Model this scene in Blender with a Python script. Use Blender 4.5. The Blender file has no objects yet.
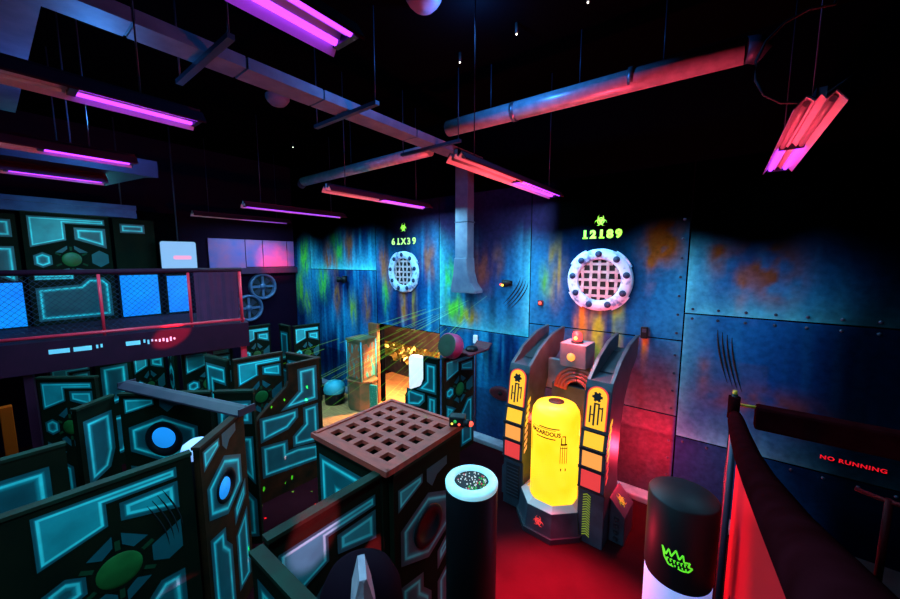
import bpy, bmesh, math, random
from mathutils import Vector, Matrix, noise
R = math.radians
random.seed(7)
scene = bpy.context.scene
col = scene.collection
PI = math.pi

# ------------------------------------------------------------------ materials
def nodes_of(name):
    m = bpy.data.materials.new(name); m.use_nodes = True
    nt = m.node_tree
    return m, nt, nt.nodes['Principled BSDF']

def mat(name, c, rough=.55, metal=0., c2=None, scale=6., detail=4., stretch=(1, 1, 1), bump=0., spec=.4, lo=.35, hi=.68):
    m, nt, b = nodes_of(name)
    b.inputs['Roughness'].default_value = rough
    b.inputs['Metallic'].default_value = metal
    b.inputs['Specular IOR Level'].default_value = spec
    b.inputs['Base Color'].default_value = (*c, 1)
    if c2 is not None or bump:
        tc = nt.nodes.new('ShaderNodeTexCoord'); mp = nt.nodes.new('ShaderNodeMapping')
        mp.inputs['Scale'].default_value = stretch
        nz = nt.nodes.new('ShaderNodeTexNoise'); nz.inputs['Scale'].default_value = scale; nz.inputs['Detail'].default_value = detail
        nt.links.new(tc.outputs['Object'], mp.inputs[0]); nt.links.new(mp.outputs[0], nz.inputs['Vector'])
        if c2 is not None:
            r = nt.nodes.new('ShaderNodeValToRGB')
            r.color_ramp.elements[0].position = lo; r.color_ramp.elements[0].color = (*c, 1)
            r.color_ramp.elements[1].position = hi; r.color_ramp.elements[1].color = (*c2, 1)
            nt.links.new(nz.outputs['Fac'], r.inputs[0]); nt.links.new(r.outputs[0], b.inputs['Base Color'])
        if bump:
            bp = nt.nodes.new('ShaderNodeBump'); bp.inputs['Strength'].default_value = bump; bp.inputs['Distance'].default_value = .01
            nt.links.new(nz.outputs['Fac'], bp.inputs['Height']); nt.links.new(bp.outputs[0], b.inputs['Normal'])
    return m

def emis(name, c, s, base=(.02, .02, .02), c2=None, scale=4.):
    m, nt, b = nodes_of(name)
    b.inputs['Base Color'].default_value = (*base, 1)
    b.inputs['Roughness'].default_value = .5
    b.inputs['Emission Color'].default_value = (*c, 1)
    b.inputs['Emission Strength'].default_value = s
    if c2 is not None:
        tc = nt.nodes.new('ShaderNodeTexCoord'); nz = nt.nodes.new('ShaderNodeTexNoise'); nz.inputs['Scale'].default_value = scale
        r = nt.nodes.new('ShaderNodeValToRGB')
        r.color_ramp.elements[0].position = .35; r.color_ramp.elements[0].color = (*c, 1)
        r.color_ramp.elements[1].position = .65; r.color_ramp.elements[1].color = (*c2, 1)
        nt.links.new(tc.outputs['Object'], nz.inputs['Vector']); nt.links.new(nz.outputs['Fac'], r.inputs[0]); nt.links.new(r.outputs[0], b.inputs['Emission Color'])
    return m

def glow_paint():
    # airbrushed fluorescent panel paint: the 'glow' attribute says how close to the sprayed outline
    m, nt, b = nodes_of('airbrushed_cyan_paint')
    at = nt.nodes.new('ShaderNodeAttribute'); at.attribute_name = 'glow'
    r = nt.nodes.new('ShaderNodeValToRGB')
    e = r.color_ramp.elements
    e[0].position = 0; e[0].color = (.005, .052, .066, 1)
    e[1].position = 1; e[1].color = (.08, .92, .90, 1)
    k = e.new(.35); k.color = (.006, .105, .125, 1)
    k = e.new(.7); k.color = (.012, .39, .42, 1)
    tc = nt.nodes.new('ShaderNodeTexCoord')
    nz = nt.nodes.new('ShaderNodeTexNoise'); nz.inputs['Scale'].default_value = 5.; nz.inputs['Detail'].default_value = 5
    mr = nt.nodes.new('ShaderNodeMapRange'); mr.inputs[1].default_value = .3; mr.inputs[2].default_value = .7; mr.inputs[3].default_value = .72; mr.inputs[4].default_value = 1.1
    mx = nt.nodes.new('ShaderNodeMix'); mx.data_type = 'RGBA'; mx.blend_type = 'MULTIPLY'; mx.inputs[0].default_value = 1
    nt.links.new(at.outputs['Fac'], r.inputs[0]); nt.links.new(tc.outputs['Object'], nz.inputs['Vector'])
    nt.links.new(nz.outputs['Fac'], mr.inputs[0])
    nt.links.new(r.outputs[0], mx.inputs[6]); nt.links.new(mr.outputs[0], mx.inputs[7]); nt.links.new(mx.outputs[2], b.inputs['Base Color'])
    b.inputs['Roughness'].default_value = .45
    return m

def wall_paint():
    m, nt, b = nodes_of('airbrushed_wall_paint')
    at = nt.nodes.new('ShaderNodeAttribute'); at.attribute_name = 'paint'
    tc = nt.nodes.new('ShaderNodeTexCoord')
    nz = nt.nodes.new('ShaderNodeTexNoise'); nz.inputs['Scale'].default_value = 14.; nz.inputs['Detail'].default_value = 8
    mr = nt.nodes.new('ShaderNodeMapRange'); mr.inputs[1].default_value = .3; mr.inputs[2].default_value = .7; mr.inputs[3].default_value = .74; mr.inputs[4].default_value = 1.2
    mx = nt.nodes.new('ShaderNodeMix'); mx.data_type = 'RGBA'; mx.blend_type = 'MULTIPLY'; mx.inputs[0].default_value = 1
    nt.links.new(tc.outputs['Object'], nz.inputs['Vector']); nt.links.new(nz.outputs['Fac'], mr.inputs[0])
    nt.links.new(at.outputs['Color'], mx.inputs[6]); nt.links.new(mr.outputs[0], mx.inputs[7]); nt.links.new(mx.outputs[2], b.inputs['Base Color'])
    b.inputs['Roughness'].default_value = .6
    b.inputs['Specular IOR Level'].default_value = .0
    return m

M = {}
M['glow'] = glow_paint()
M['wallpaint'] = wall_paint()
M['board'] = mat('dark_board_paint', (.002, .0055, .003), .7, c2=(.008, .009, .004), scale=3, spec=.06)
M['board_brown'] = mat('brown_board_paint', (.045, .013, .005), .7, c2=(.010, .008, .004), scale=4, spec=.06)
M['trim'] = mat('green_edge_trim', (.004, .022, .012), .65, c2=(.012, .009, .005), scale=5, spec=.12)
M['trim_brown'] = mat('brown_edge_trim', (.05, .017, .010), .65, c2=(.02, .012, .008), scale=5, spec=.12)
M['dome'] = mat('green_boss_paint', (.008, .07, .014), .4, c2=(.016, .13, .026), scale=5)
M['spoke'] = mat('green_spoke_paint', (.008, .045, .018), .6, spec=.1)
M['petal'] = mat('dull_teal_paint', (.005, .075, .092), .5, c2=(.007, .095, .11), scale=6)
M['black'] = mat('matte_black', (.004, .004, .005), .7)
M['gloss_black'] = mat('satin_black_plastic', (.004, .004, .006), .5, spec=.22)
M['scratch'] = mat('black_scratch_paint', (.001, .001, .002), .8)
M['ceiling'] = mat('black_ceiling_paint', (.0010, .0008, .0012), .95, spec=.0)
M['wallblack'] = mat('black_wall_paint', (.0010, .0010, .0018), .95, spec=.0)
M['floor'] = mat('dark_red_black_floor', (.019, .0024, .0040), .8, c2=(.029, .0036, .006), scale=1.6, bump=.05, spec=.0)
M['galv'] = mat('galvanised_duct', (.34, .36, .42), .36, .25, c2=(.50, .52, .58), scale=9)
M['paleduct'] = mat('painted_duct', (.075, .09, .15), .5, .15, c2=(.12, .14, .20), scale=5)
M['header'] = mat('blue_header_paint', (.015, .05, .19), .5, c2=(.03, .09, .28), scale=4)
M['darkduct'] = mat('dark_blue_duct', (.005, .010, .036), .55, c2=(.010, .018, .05), scale=4)
M['darkmetal'] = mat('dark_blue_steel', (.03, .04, .07), .45, .4)
M['steel'] = mat('worn_steel', (.25, .26, .30), .4, .8, c2=(.12, .13, .16), scale=10)
M['reflector'] = mat('white_reflector', (.72, .66, .76), .45)
M['housing'] = mat('dark_maroon_housing', (.055, .012, .030), .55, spec=.15)
M['tube'] = emis('lit_black_light_tube', (.36, .035, 1.), 3.6)
M['tube_hot'] = emis('lit_pink_tube', (1., .25, 1.), 5)
M['tubeoff'] = mat('unlit_tube_glass', (.45, .38, .45), .3)
M['ring'] = mat('lavender_port_ring', (.50, .58, .78), .45, c2=(.10, .15, .35), scale=9, lo=.52, hi=.68)
M['ringdot'] = mat('navy_bolt_paint', (.004, .016, .07), .5)
M['weave'] = mat('pale_pink_straps', (.62, .42, .44), .5, c2=(.40, .25, .27), scale=12)
M['neon'] = emis('fluorescent_green_lettering', (.42, 1., .02), .95, base=(.3, .8, .05))
M['neonyellow'] = emis('fluorescent_yellow_lettering', (.62, 1., .22), .75, base=(.5, .8, .1))
M['neonred'] = emis('fluorescent_red_lettering', (1., .012, .03), .5, base=(.5, .01, .02))
M['neongreen2'] = emis('fluorescent_green_logo', (.13, 1., .02), .6, base=(.2, .8, .05))
M['bluelit'] = emis('blue_backlit_sheet', (.0, .17, 1.), 1.15, base=(.0, .01, .03), c2=(.0, .29, 1.), scale=1.2)
M['bluedisc'] = emis('blue_beyond_porthole', (.01, .30, 1.), .75, base=(.02, .2, .5))  # glow stands for the blue-lit space seen through the porthole
M['screen'] = emis('pale_blue_screen', (.27, .56, 1.), .85, base=(.05, .05, .05))
M['screenpink'] = emis('pink_screen_smear', (1., .42, .75), .95)
M['maroon'] = mat('maroon_cloth', (.060, .006, .040), .8, c2=(.035, .004, .03), scale=3)
M['maroonwall'] = mat('dark_purple_wall', (.010, .001, .010), .8, c2=(.006, .001, .010), scale=2, spec=.06)
M['pinkwall'] = mat('pink_and_blue_mural', (.16, .09, .34), .5, c2=(.46, .09, .24), scale=2.2)
M['fan'] = mat('fan_grey_blue', (.08, .12, .24), .45, .3)
M['redsteel'] = mat('red_steel', (.80, .02, .05), .45)
M['deckdark'] = mat('dark_deck_paint', (.020, .001, .010), .75, c2=(.030, .002, .014), scale=3, spec=.15)
M['dash'] = mat('pale_cyan_markings', (.42, .75, .82), .5)
M['wire'] = mat('chain_link_wire', (.008, .02, .06), .6, .0)
M['lid'] = mat('brown_plywood_lid', (.46, .042, .022), .65, c2=(.28, .026, .016), scale=5, stretch=(1, 4, 1))
M['wood'] = mat('pale_wood_floor', (.60, .24, .075), .5, c2=(.42, .14, .04), scale=2.5, stretch=(1, 7, 1))
M['orangewood'] = mat('orange_brown_wood', (.30, .10, .035), .5, c2=(.16, .05, .02), scale=5, stretch=(4, 4, 1))
M['rustpanel'] = mat('rust_and_teal_panel', (.32, .10, .04), .5, c2=(.03, .26, .24), scale=4, stretch=(3, 3, 1), lo=.5, hi=.58)
M['pedestal'] = mat('olive_pedestal_paint', (.05, .085, .035), .55, c2=(.20, .10, .045), scale=4)
M['tealsoft'] = mat('teal_vinyl', (.03, .36, .44), .5)
M['white'] = mat('bright_white_paint', (.88, .88, .90), .5)
M['gold'] = mat('crumpled_gold_foil', (.78, .46, .10), .28, .85, c2=(.35, .18, .03), scale=14, bump=.3)
M['brownwall'] = mat('brown_room_wall', (.22, .12, .10), .7, c2=(.15, .075, .07), scale=3)
M['slate'] = mat('dark_slate_counter', (.03, .028, .05), .5, c2=(.06, .05, .06), scale=8)
M['machine'] = mat('blue_grey_machine_paint', (.045, .058, .080), .45, .1, c2=(.022, .028, .042), scale=5)
M['machdark'] = mat('dark_machine_recess', (.012, .014, .022), .6)
M['machlight'] = mat('pale_machine_paint', (.20, .18, .22), .5, c2=(.12, .11, .15), scale=6)
M['machrim'] = mat('pale_machine_rim', (.55, .50, .50), .5)
M['coilred'] = mat('red_machine_coil', (.42, .06, .05), .45)
M['yellow'] = emis('yellow_lit_panel', (1., .50, .03), 1.1, base=(.3, .2, .0))
M['orange'] = emis('orange_lit_panel', (1., .36, .08), 1., base=(.3, .1, .0))
M['red'] = emis('red_lit_panel', (1., .06, .075), .75, base=(.3, .02, .0))
M['tank'] = None
M['beacon'] = emis('red_beacon_lens', (1., .05, .06), 2.4, base=(.3, .0, .0))
M['beaconhot'] = emis('beacon_hot_core', (1., .62, .10), 3.0)
M['lens'] = emis('orange_lens', (1., .26, .04), 2.2)
M['chev'] = emis('fluorescent_chevrons', (.55, .75, .02), .16, base=(.5, .6, .05))
M['ink'] = mat('dark_red_ink', (.10, .008, .002), .6)
M['curb'] = mat('grey_wall_curb', (.30, .31, .36), .7, c2=(.16, .16, .20), scale=5)
M['cyanrim'] = emis('pale_cyan_ring', (.30, .78, .86), .42, base=(.55, .85, .88), c2=(.55, .85, .95), scale=16)
M['speck'] = emis('white_glitter', (.8, .95, 1.), .8)
M['speckgreen'] = emis('green_laser_speck', (.05, .8, .1), .6)
M['speckred'] = emis('red_glitter', (1., .05, .08), .8)
M['whiteblue'] = emis('blue_white_glowing_band', (.30, .40, 1.), .55, base=(.6, .65, .9))
M['pad'] = mat('black_foam_pad', (.016, .0012, .002), .9, c2=(.024, .0022, .004), scale=7, spec=.0)
M['redskirt'] = mat('red_lit_skirt', (.66, .006, .014), .7, spec=.05)  # red light on the skirt is put into its colour
M['brass'] = mat('yellow_steel_pin', (.60, .30, .02), .4)
M['pale'] = mat('pale_stone', (.36, .25, .28), .6, c2=(.22, .15, .19), scale=9)
M['pillar'] = mat('dull_black_dome', (.006, .0015, .004), .8, spec=.02)
M['rustpost'] = mat('orange_post_paint', (.22, .022, .002), .7, spec=.0)
M['dimred'] = mat('dark_red_pipe', (.05, .001, .003), .5, spec=.05)
M['rust'] = mat('rust', (.30, .09, .03), .6)
M['purplemetal'] = mat('violet_grey_channel', (.040, .018, .034), .55, .0, c2=(.020, .011, .024), scale=4)
M['greenboard'] = mat('green_speckled_board', (.03, .30, .16), .5, c2=(.35, .6, .4), scale=40, lo=.6, hi=.66)
M['pinkdrum'] = mat('magenta_drum_shell', (.26, .02, .09), .5)
M['drumface'] = mat('dark_green_drum_head', (.014, .035, .012), .5, c2=(.03, .022, .012), scale=4)
M['led'] = emis('white_star_led', (1., .93, .75), 6)
M['ledred'] = emis('red_led', (1., .06, .03), 3)
M['ledyellow'] = emis('yellow_led', (1., .75, .05), 3)
M['domegrey'] = mat('grey_ceiling_dome', (.13, .08, .13), .6)
M['redcloth'] = mat('dark_red_tray', (.08, .006, .014), .65)

def tank_mat():
    m, nt, b = nodes_of('glowing_yellow_tank')
    b.inputs['Base Color'].default_value = (.5, .35, .02, 1)
    tc = nt.nodes.new('ShaderNodeTexCoord'); nz = nt.nodes.new('ShaderNodeTexNoise'); nz.inputs['Scale'].default_value = 2.2
    r = nt.nodes.new('ShaderNodeValToRGB')
    r.color_ramp.elements[0].position = .36; r.color_ramp.elements[0].color = (1., .46, .004, 1)
    r.color_ramp.elements[1].position = .62; r.color_ramp.elements[1].color = (1., .56, .02, 1)
    nt.links.new(tc.outputs['Object'], nz.inputs['Vector']); nt.links.new(nz.outputs['Fac'], r.inputs[0])
    nt.links.new(r.outputs[0], b.inputs['Emission Color'])
    b.inputs['Emission Strength'].default_value = 1.65
    return m
M['tank'] = tank_mat()

# ------------------------------------------------------------------ mesh builder
class MB:
    def __init__(s): s.v = []; s.f = []; s.mi = []; s.g = []; s.mats = []; s.smooth = []
    def m(s, key):
        if key not in s.mats: s.mats.append(key)
        return s.mats.index(key)
    def add(s, vs, fs, key, g=None, smooth=False):
        o = len(s.v); k = s.m(key)
        s.v += [tuple(v) for v in vs]
        s.g += (g if g is not None else [0.] * len(vs))
        for f in fs: s.f.append([o + i for i in f]); s.mi.append(k); s.smooth.append(smooth)
        return s
    def box(s, x0, x1, y0, y1, z0, z1, key):
        vs = [(x, y, z) for z in (z0, z1) for y in (y0, y1) for x in (x0, x1)]
        return s.add(vs, [(0, 2, 3, 1), (4, 5, 7, 6), (0, 1, 5, 4), (2, 6, 7, 3), (0, 4, 6, 2), (1, 3, 7, 5)], key)
    def prism(s, poly, o, u, v, w, key, cap=True, smooth=False):
        """poly in (u,v), extruded by vector w from plane at o"""
        o, u, v, w = map(Vector, (o, u, v, w)); n = len(poly)
        a = [o + u * p[0] + v * p[1] for p in poly]; b = [p + w for p in a]
        fs = []
        if cap: s.add(a + b, [list(range(n))[::-1], list(range(n, 2 * n))] + [(i, (i + 1) % n, n + (i + 1) % n, n + i) for i in range(n)], key, smooth=smooth)
        else: s.add(a + b, [(i, (i + 1) % n, n + (i + 1) % n, n + i) for i in range(n)], key, smooth=smooth)
        return s
    def tube(s, pts, r, key, n=8, cap=True, smooth=True):
        pts = [Vector(p) for p in pts]; rs = r if isinstance(r, (list, tuple)) else [r] * len(pts)
        vs = []
        up = Vector((0, 0, 1))
        d0 = (pts[1] - pts[0]).normalized()
        if abs(d0.z) > .9: up = Vector((1, 0, 0))
        for i, p in enumerate(pts):
            d = ((pts[min(i + 1, len(pts) - 1)] - pts[max(i - 1, 0)])).normalized()
            a = d.cross(up).normalized(); b = a.cross(d).normalized()
            for k in range(n):
                t = 2 * PI * k / n
                vs.append(p + a * math.cos(t) * rs[i] + b * math.sin(t) * rs[i])
        fs = [(i * n + k, i * n + (k + 1) % n, (i + 1) * n + (k + 1) % n, (i + 1) * n + k) for i in range(len(pts) - 1) for k in range(n)]
        s.add(vs, fs, key, smooth=smooth)
        if cap:
            s.add(vs[:n], [list(range(n))[::-1]], key); s.add(vs[-n:], [list(range(n))], key)
        return s
    def lathe(s, prof, c, axis, key, n=40, smooth=True, ref=None):
        """prof [(r,h)] about axis through c"""
        c = Vector(c); ax = Vector(axis).normalized()
        a = ax.cross(Vector(ref) if ref else (Vector((0, 0, 1)) if abs(ax.z) < .9 else Vector((0, 1, 0)))).normalized(); b = ax.cross(a).normalized()
        for (r0, h0), (r1, h1) in zip(prof[:-1], prof[1:]):
            vs = []
            for (r, h) in ((r0, h0), (r1, h1)):
                for k in range(n):
                    t = 2 * PI * k / n; vs.append(c + ax * h + (a * math.cos(t) + b * math.sin(t)) * max(r, 1e-4))
            s.add(vs, [(k, (k + 1) % n, n + (k + 1) % n, n + k) for k in range(n)], key, smooth=smooth)
        return s
    def ball(s, c, r, key, n=12, m=8, sc=(1, 1, 1)):
        c = Vector(c); vs = []
        for i in range(m + 1):
            th = PI * i / m
            for k in range(n):
                ph = 2 * PI * k / n
                vs.append(c + Vector((math.sin(th) * math.cos(ph) * r * sc[0], math.sin(th) * math.sin(ph) * r * sc[1], math.cos(th) * r * sc[2])))
        return s.add(vs, [(i * n + k, (i + 1) * n + k, (i + 1) * n + (k + 1) % n, i * n + (k + 1) % n) for i in range(m) for k in range(n)], key, smooth=True)
    def build(s, name, parent=None, bevel=0., loc=None):
        me = bpy.data.meshes.new(name); me.from_pydata(s.v, [], s.f)
        for k in s.mats: me.materials.append(M[k])
        for p, i, sm in zip(me.polygons, s.mi, s.smooth): p.material_index = i; p.use_smooth = sm
        if any(s.g):
            a = me.attributes.new('glow', 'FLOAT', 'POINT'); a.data.foreach_set('value', s.g)
        bm = bmesh.new(); bm.from_mesh(me)
        if not any(s.g): bmesh.ops.remove_doubles(bm, verts=bm.verts, dist=1e-5)
        bmesh.ops.recalc_face_normals(bm, faces=[f for f in bm.faces])
        bm.to_mesh(me); bm.free()
        o = bpy.data.objects.new(name, me); col.objects.link(o)
        if parent: o.parent = parent
        if loc: o.location = loc
        if bevel:
            b = o.modifiers.new('bevel', 'BEVEL'); b.width = bevel; b.segments = 2; b.limit_method = 'ANGLE'
        return o

def split_build(mb, name, parent):
    par = list(range(len(mb.v)))
    def find(a):
        while par[a] != a: par[a] = par[par[a]]; a = par[a]
        return a
    key = {}
    for i, v in enumerate(mb.v):
        k = tuple(round(c, 5) for c in v)
        if k in key: par[find(i)] = find(key[k])
        else: key[k] = i
    for f in mb.f:
        for a in f[1:]: par[find(a)] = find(f[0])
    isl = {}
    for j, f in enumerate(mb.f): isl.setdefault(find(f[0]), []).append(j)
    out = []
    for fs in isl.values():
        n = MB(); mp = {}
        for j in fs:
            q = []
            for a in mb.f[j]:
                if a not in mp: mp[a] = len(n.v); n.v.append(mb.v[a]); n.g.append(0.)
                q.append(mp[a])
            n.f.append(q); n.mi.append(n.m(mb.mats[mb.mi[j]])); n.smooth.append(mb.smooth[j])
        out.append(n.build(name, parent))
    return out
def tag(o, label, cat, group=None, kind=None):
    o['label'] = label; o['category'] = cat
    if group: o['group'] = group
    if kind: o['kind'] = kind
    return o
def thing(name, label, cat, loc=(0, 0, 0), rz=0., group=None):
    o = bpy.data.objects.new(name, None); col.objects.link(o)
    o.location = loc; o.rotation_euler = (0, 0, rz); o.empty_display_size = .1
    return tag(o, label, cat, group)
def struct(o, label, cat='wall'):
    o['kind'] = 'structure'; o['label'] = label; o['category'] = cat
    return o

# ------------------------------------------------------------------ 2D helpers
def area(p): return sum(p[i][0] * p[(i + 1) % len(p)][1] - p[(i + 1) % len(p)][0] * p[i][1] for i in range(len(p))) / 2
def inset(p, d):
    n = len(p); out = []
    for i in range(n):
        a, b, c = Vector(p[i - 1]), Vector(p[i]), Vector(p[(i + 1) % n])
        e1 = (b - a).normalized(); e2 = (c - b).normalized()
        n1 = Vector((-e1.y, e1.x)); n2 = Vector((-e2.y, e2.x))
        k = 1 + n1.dot(n2)
        if k < .25: k = .25
        out.append(b + (n1 + n2) * (d / k))
    for i in range(n):
        e = Vector(p[(i + 1) % n]) - Vector(p[i]); f = out[(i + 1) % n] - out[i]
        if e.dot(f) <= 0: return None
    return [tuple(v) for v in out]

def glow_shape(mb, poly, y, line=.05, k=1.):
    """airbrushed shape in the x,z plane at depth y: fill, a bright sprayed outline inside its border"""
    if area(poly) < 0: poly = poly[::-1]
    for q_ in (1., .8, .62, .48, .36):
        l_ = line * q_; e_ = .6 + .4 * q_
        steps = [(0, .26), (l_ * .55, .33), (l_ * .85, .62), (l_, 1.), (l_ + .014 * e_, 1.), (l_ + .026 * e_, .66), (l_ + .05 * e_, .36), (l_ + .11 * e_, .14)]
        rings = [([Vector(p) for p in poly], steps[0][1])]
        for d, g in steps[1:]:
            q = inset(poly, d)
            if q is None: break
            rings.append((q, g * k))
        if len(rings) >= 6: break
    n = len(poly)
    for (a, ga), (b, gb) in zip(rings[:-1], rings[1:]):
        vs = [(p[0], y, p[1]) for p in a] + [(p[0], y, p[1]) for p in b]
        mb.add(vs, [(i, (i + 1) % n, n + (i + 1) % n, n + i) for i in range(n)], 'glow', [ga] * n + [gb] * n)
    a, ga = rings[-1]
    mb.add([(p[0], y, p[1]) for p in a], [list(range(n))], 'glow', [ga + 1e-4] * n)

def flat_shape(mb, poly, y, key, g=.05):
    n = len(poly); mb.add([(p[0], y, p[1]) for p in poly], [list(range(n))], key, [g] * n)

# patterns: [(polygon in 0..1 x 0..1, outline?)]
L_UP = [(.06, .785), (.46, .845), (.46, .93), (.94, .93), (.94, .975), (.06, .975)]
T_UP = [(.54, .845), (.94, .80), (.94, .915), (.54, .915)]
def hexa(cx, cz, w, h): return [(cx - w, cz - h * .5), (cx, cz - h), (cx + w, cz - h * .5), (cx + w, cz + h * .5), (cx, cz + h), (cx - w, cz + h * .5)]
PAT = {
 'boss': dict(glow=[L_UP, T_UP, [(.06, .63), (.17, .605), (.30, .63), (.30, .695), (.19, .72), (.06, .695)],
                    [(.06, .40), (.38, .48), (.06, .56)],
                    [(.06, .05), (.46, .05), (.46, .37), (.30, .41), (.06, .35)],
                    [(.54, .05), (.94, .05), (.94, .53), (.76, .53), (.54, .41)]],
             flat=[[(.72, .63), (.83, .605), (.94, .63), (.94, .75), (.72, .695)],
                   [(.31, .745), (.47, .80), (.47, .755), (.40, .725)], [(.53, .80), (.70, .745), (.60, .725), (.53, .755)],
                   [(.31, .575), (.40, .595), (.47, .565), (.47, .52)], [(.53, .565), (.60, .595), (.70, .575), (.53, .52)]], boss=(.5, .66)),
 'port': dict(glow=[[(.05, .885), (.38, .94), (.38, .98), (.05, .98)], hexa(.46, .725, .385, .15),
                    [(.60, .47), (.92, .56), (.92, .65), (.60, .56)],
                    [(.06, .10), (.50, .10), (.50, .40), (.38, .46), (.38, .53), (.06, .56)], [(.60, .10), (.92, .10), (.92, .49), (.60, .41)]],
             flat=[[(.44, .985), (.44, .93), (.52, .893), (.60, .93), (.76, .945), (.76, .985)]], port=(.46, .725)),
 'circuit': dict(glow=[[(.36, .66), (.95, .665), (.95, .955), (.64, .955), (.64, .78)],
                       [(.06, .465), (.46, .50), (.62, .57), (.62, .645), (.38, .645), (.06, .655)],
                       [(.52, .34), (.95, .31), (.95, .635), (.70, .635), (.70, .50), (.52, .43)],
                       [(.06, .19), (.95, .15), (.95, .29), (.60, .33), (.44, .33), (.44, .42), (.06, .44)]], flat=[]),
 'angle': dict(glow=[[(.06, .52), (.40, .64), (.40, .80), (.94, .80), (.94, .95), (.06, .95)], [(.52, .52), (.94, .40), (.94, .72), (.52, .72)],
                     [(.06, .05), (.94, .05), (.94, .30), (.52, .42), (.52, .32), (.06, .40)]], flat=[]),
 'twin': dict(glow=[[(.12, .56), (.70, .60), (.88, .70), (.88, .93), (.12, .93)], [(.12, .10), (.60, .12), (.88, .28), (.88, .47), (.12, .47)]], flat=[]),
 'stepped': dict(glow=[[(.08, .87), (.60, .87), (.60, .96), (.08, .96)], [(.06, .05), (.94, .05), (.94, .30), (.72, .36), (.60, .44), (.06, .44)], L_UP[:2] + [(.46, .80), (.06, .80)]], flat=[]),
 'mezz': dict(glow=[[(.06, .70), (.46, .77), (.46, .92), (.94, .92), (.94, .975), (.06, .975)], [(.56, .78), (.94, .70), (.94, .89), (.56, .89)],
                    [(.08, .55), (.17, .52), (.28, .55), (.28, .63), (.18, .66), (.08, .63)],
                    [(.06, .41), (.50, .41), (.50, .455), (.06, .455)],
                    [(.06, .04), (.94, .04), (.94, .36), (.86, .42), (.66, .42), (.56, .36), (.06, .34)]],
              flat=[[(.74, .56), (.84, .52), (.95, .56), (.95, .64), (.84, .68), (.74, .64)], [(.32, .66), (.46, .72), (.46, .69), (.40, .655)], [(.54, .72), (.70, .66), (.60, .655), (.54, .69)],
                    [(.36, .50), (.46, .515), (.46, .48)], [(.54, .515), (.66, .50), (.54, .48)]], boss=(.5, .595)),
 'dark': dict(glow=[[(.15, .86), (.75, .86), (.75, .95), (.15, .95)]], flat=[]),
}

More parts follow.
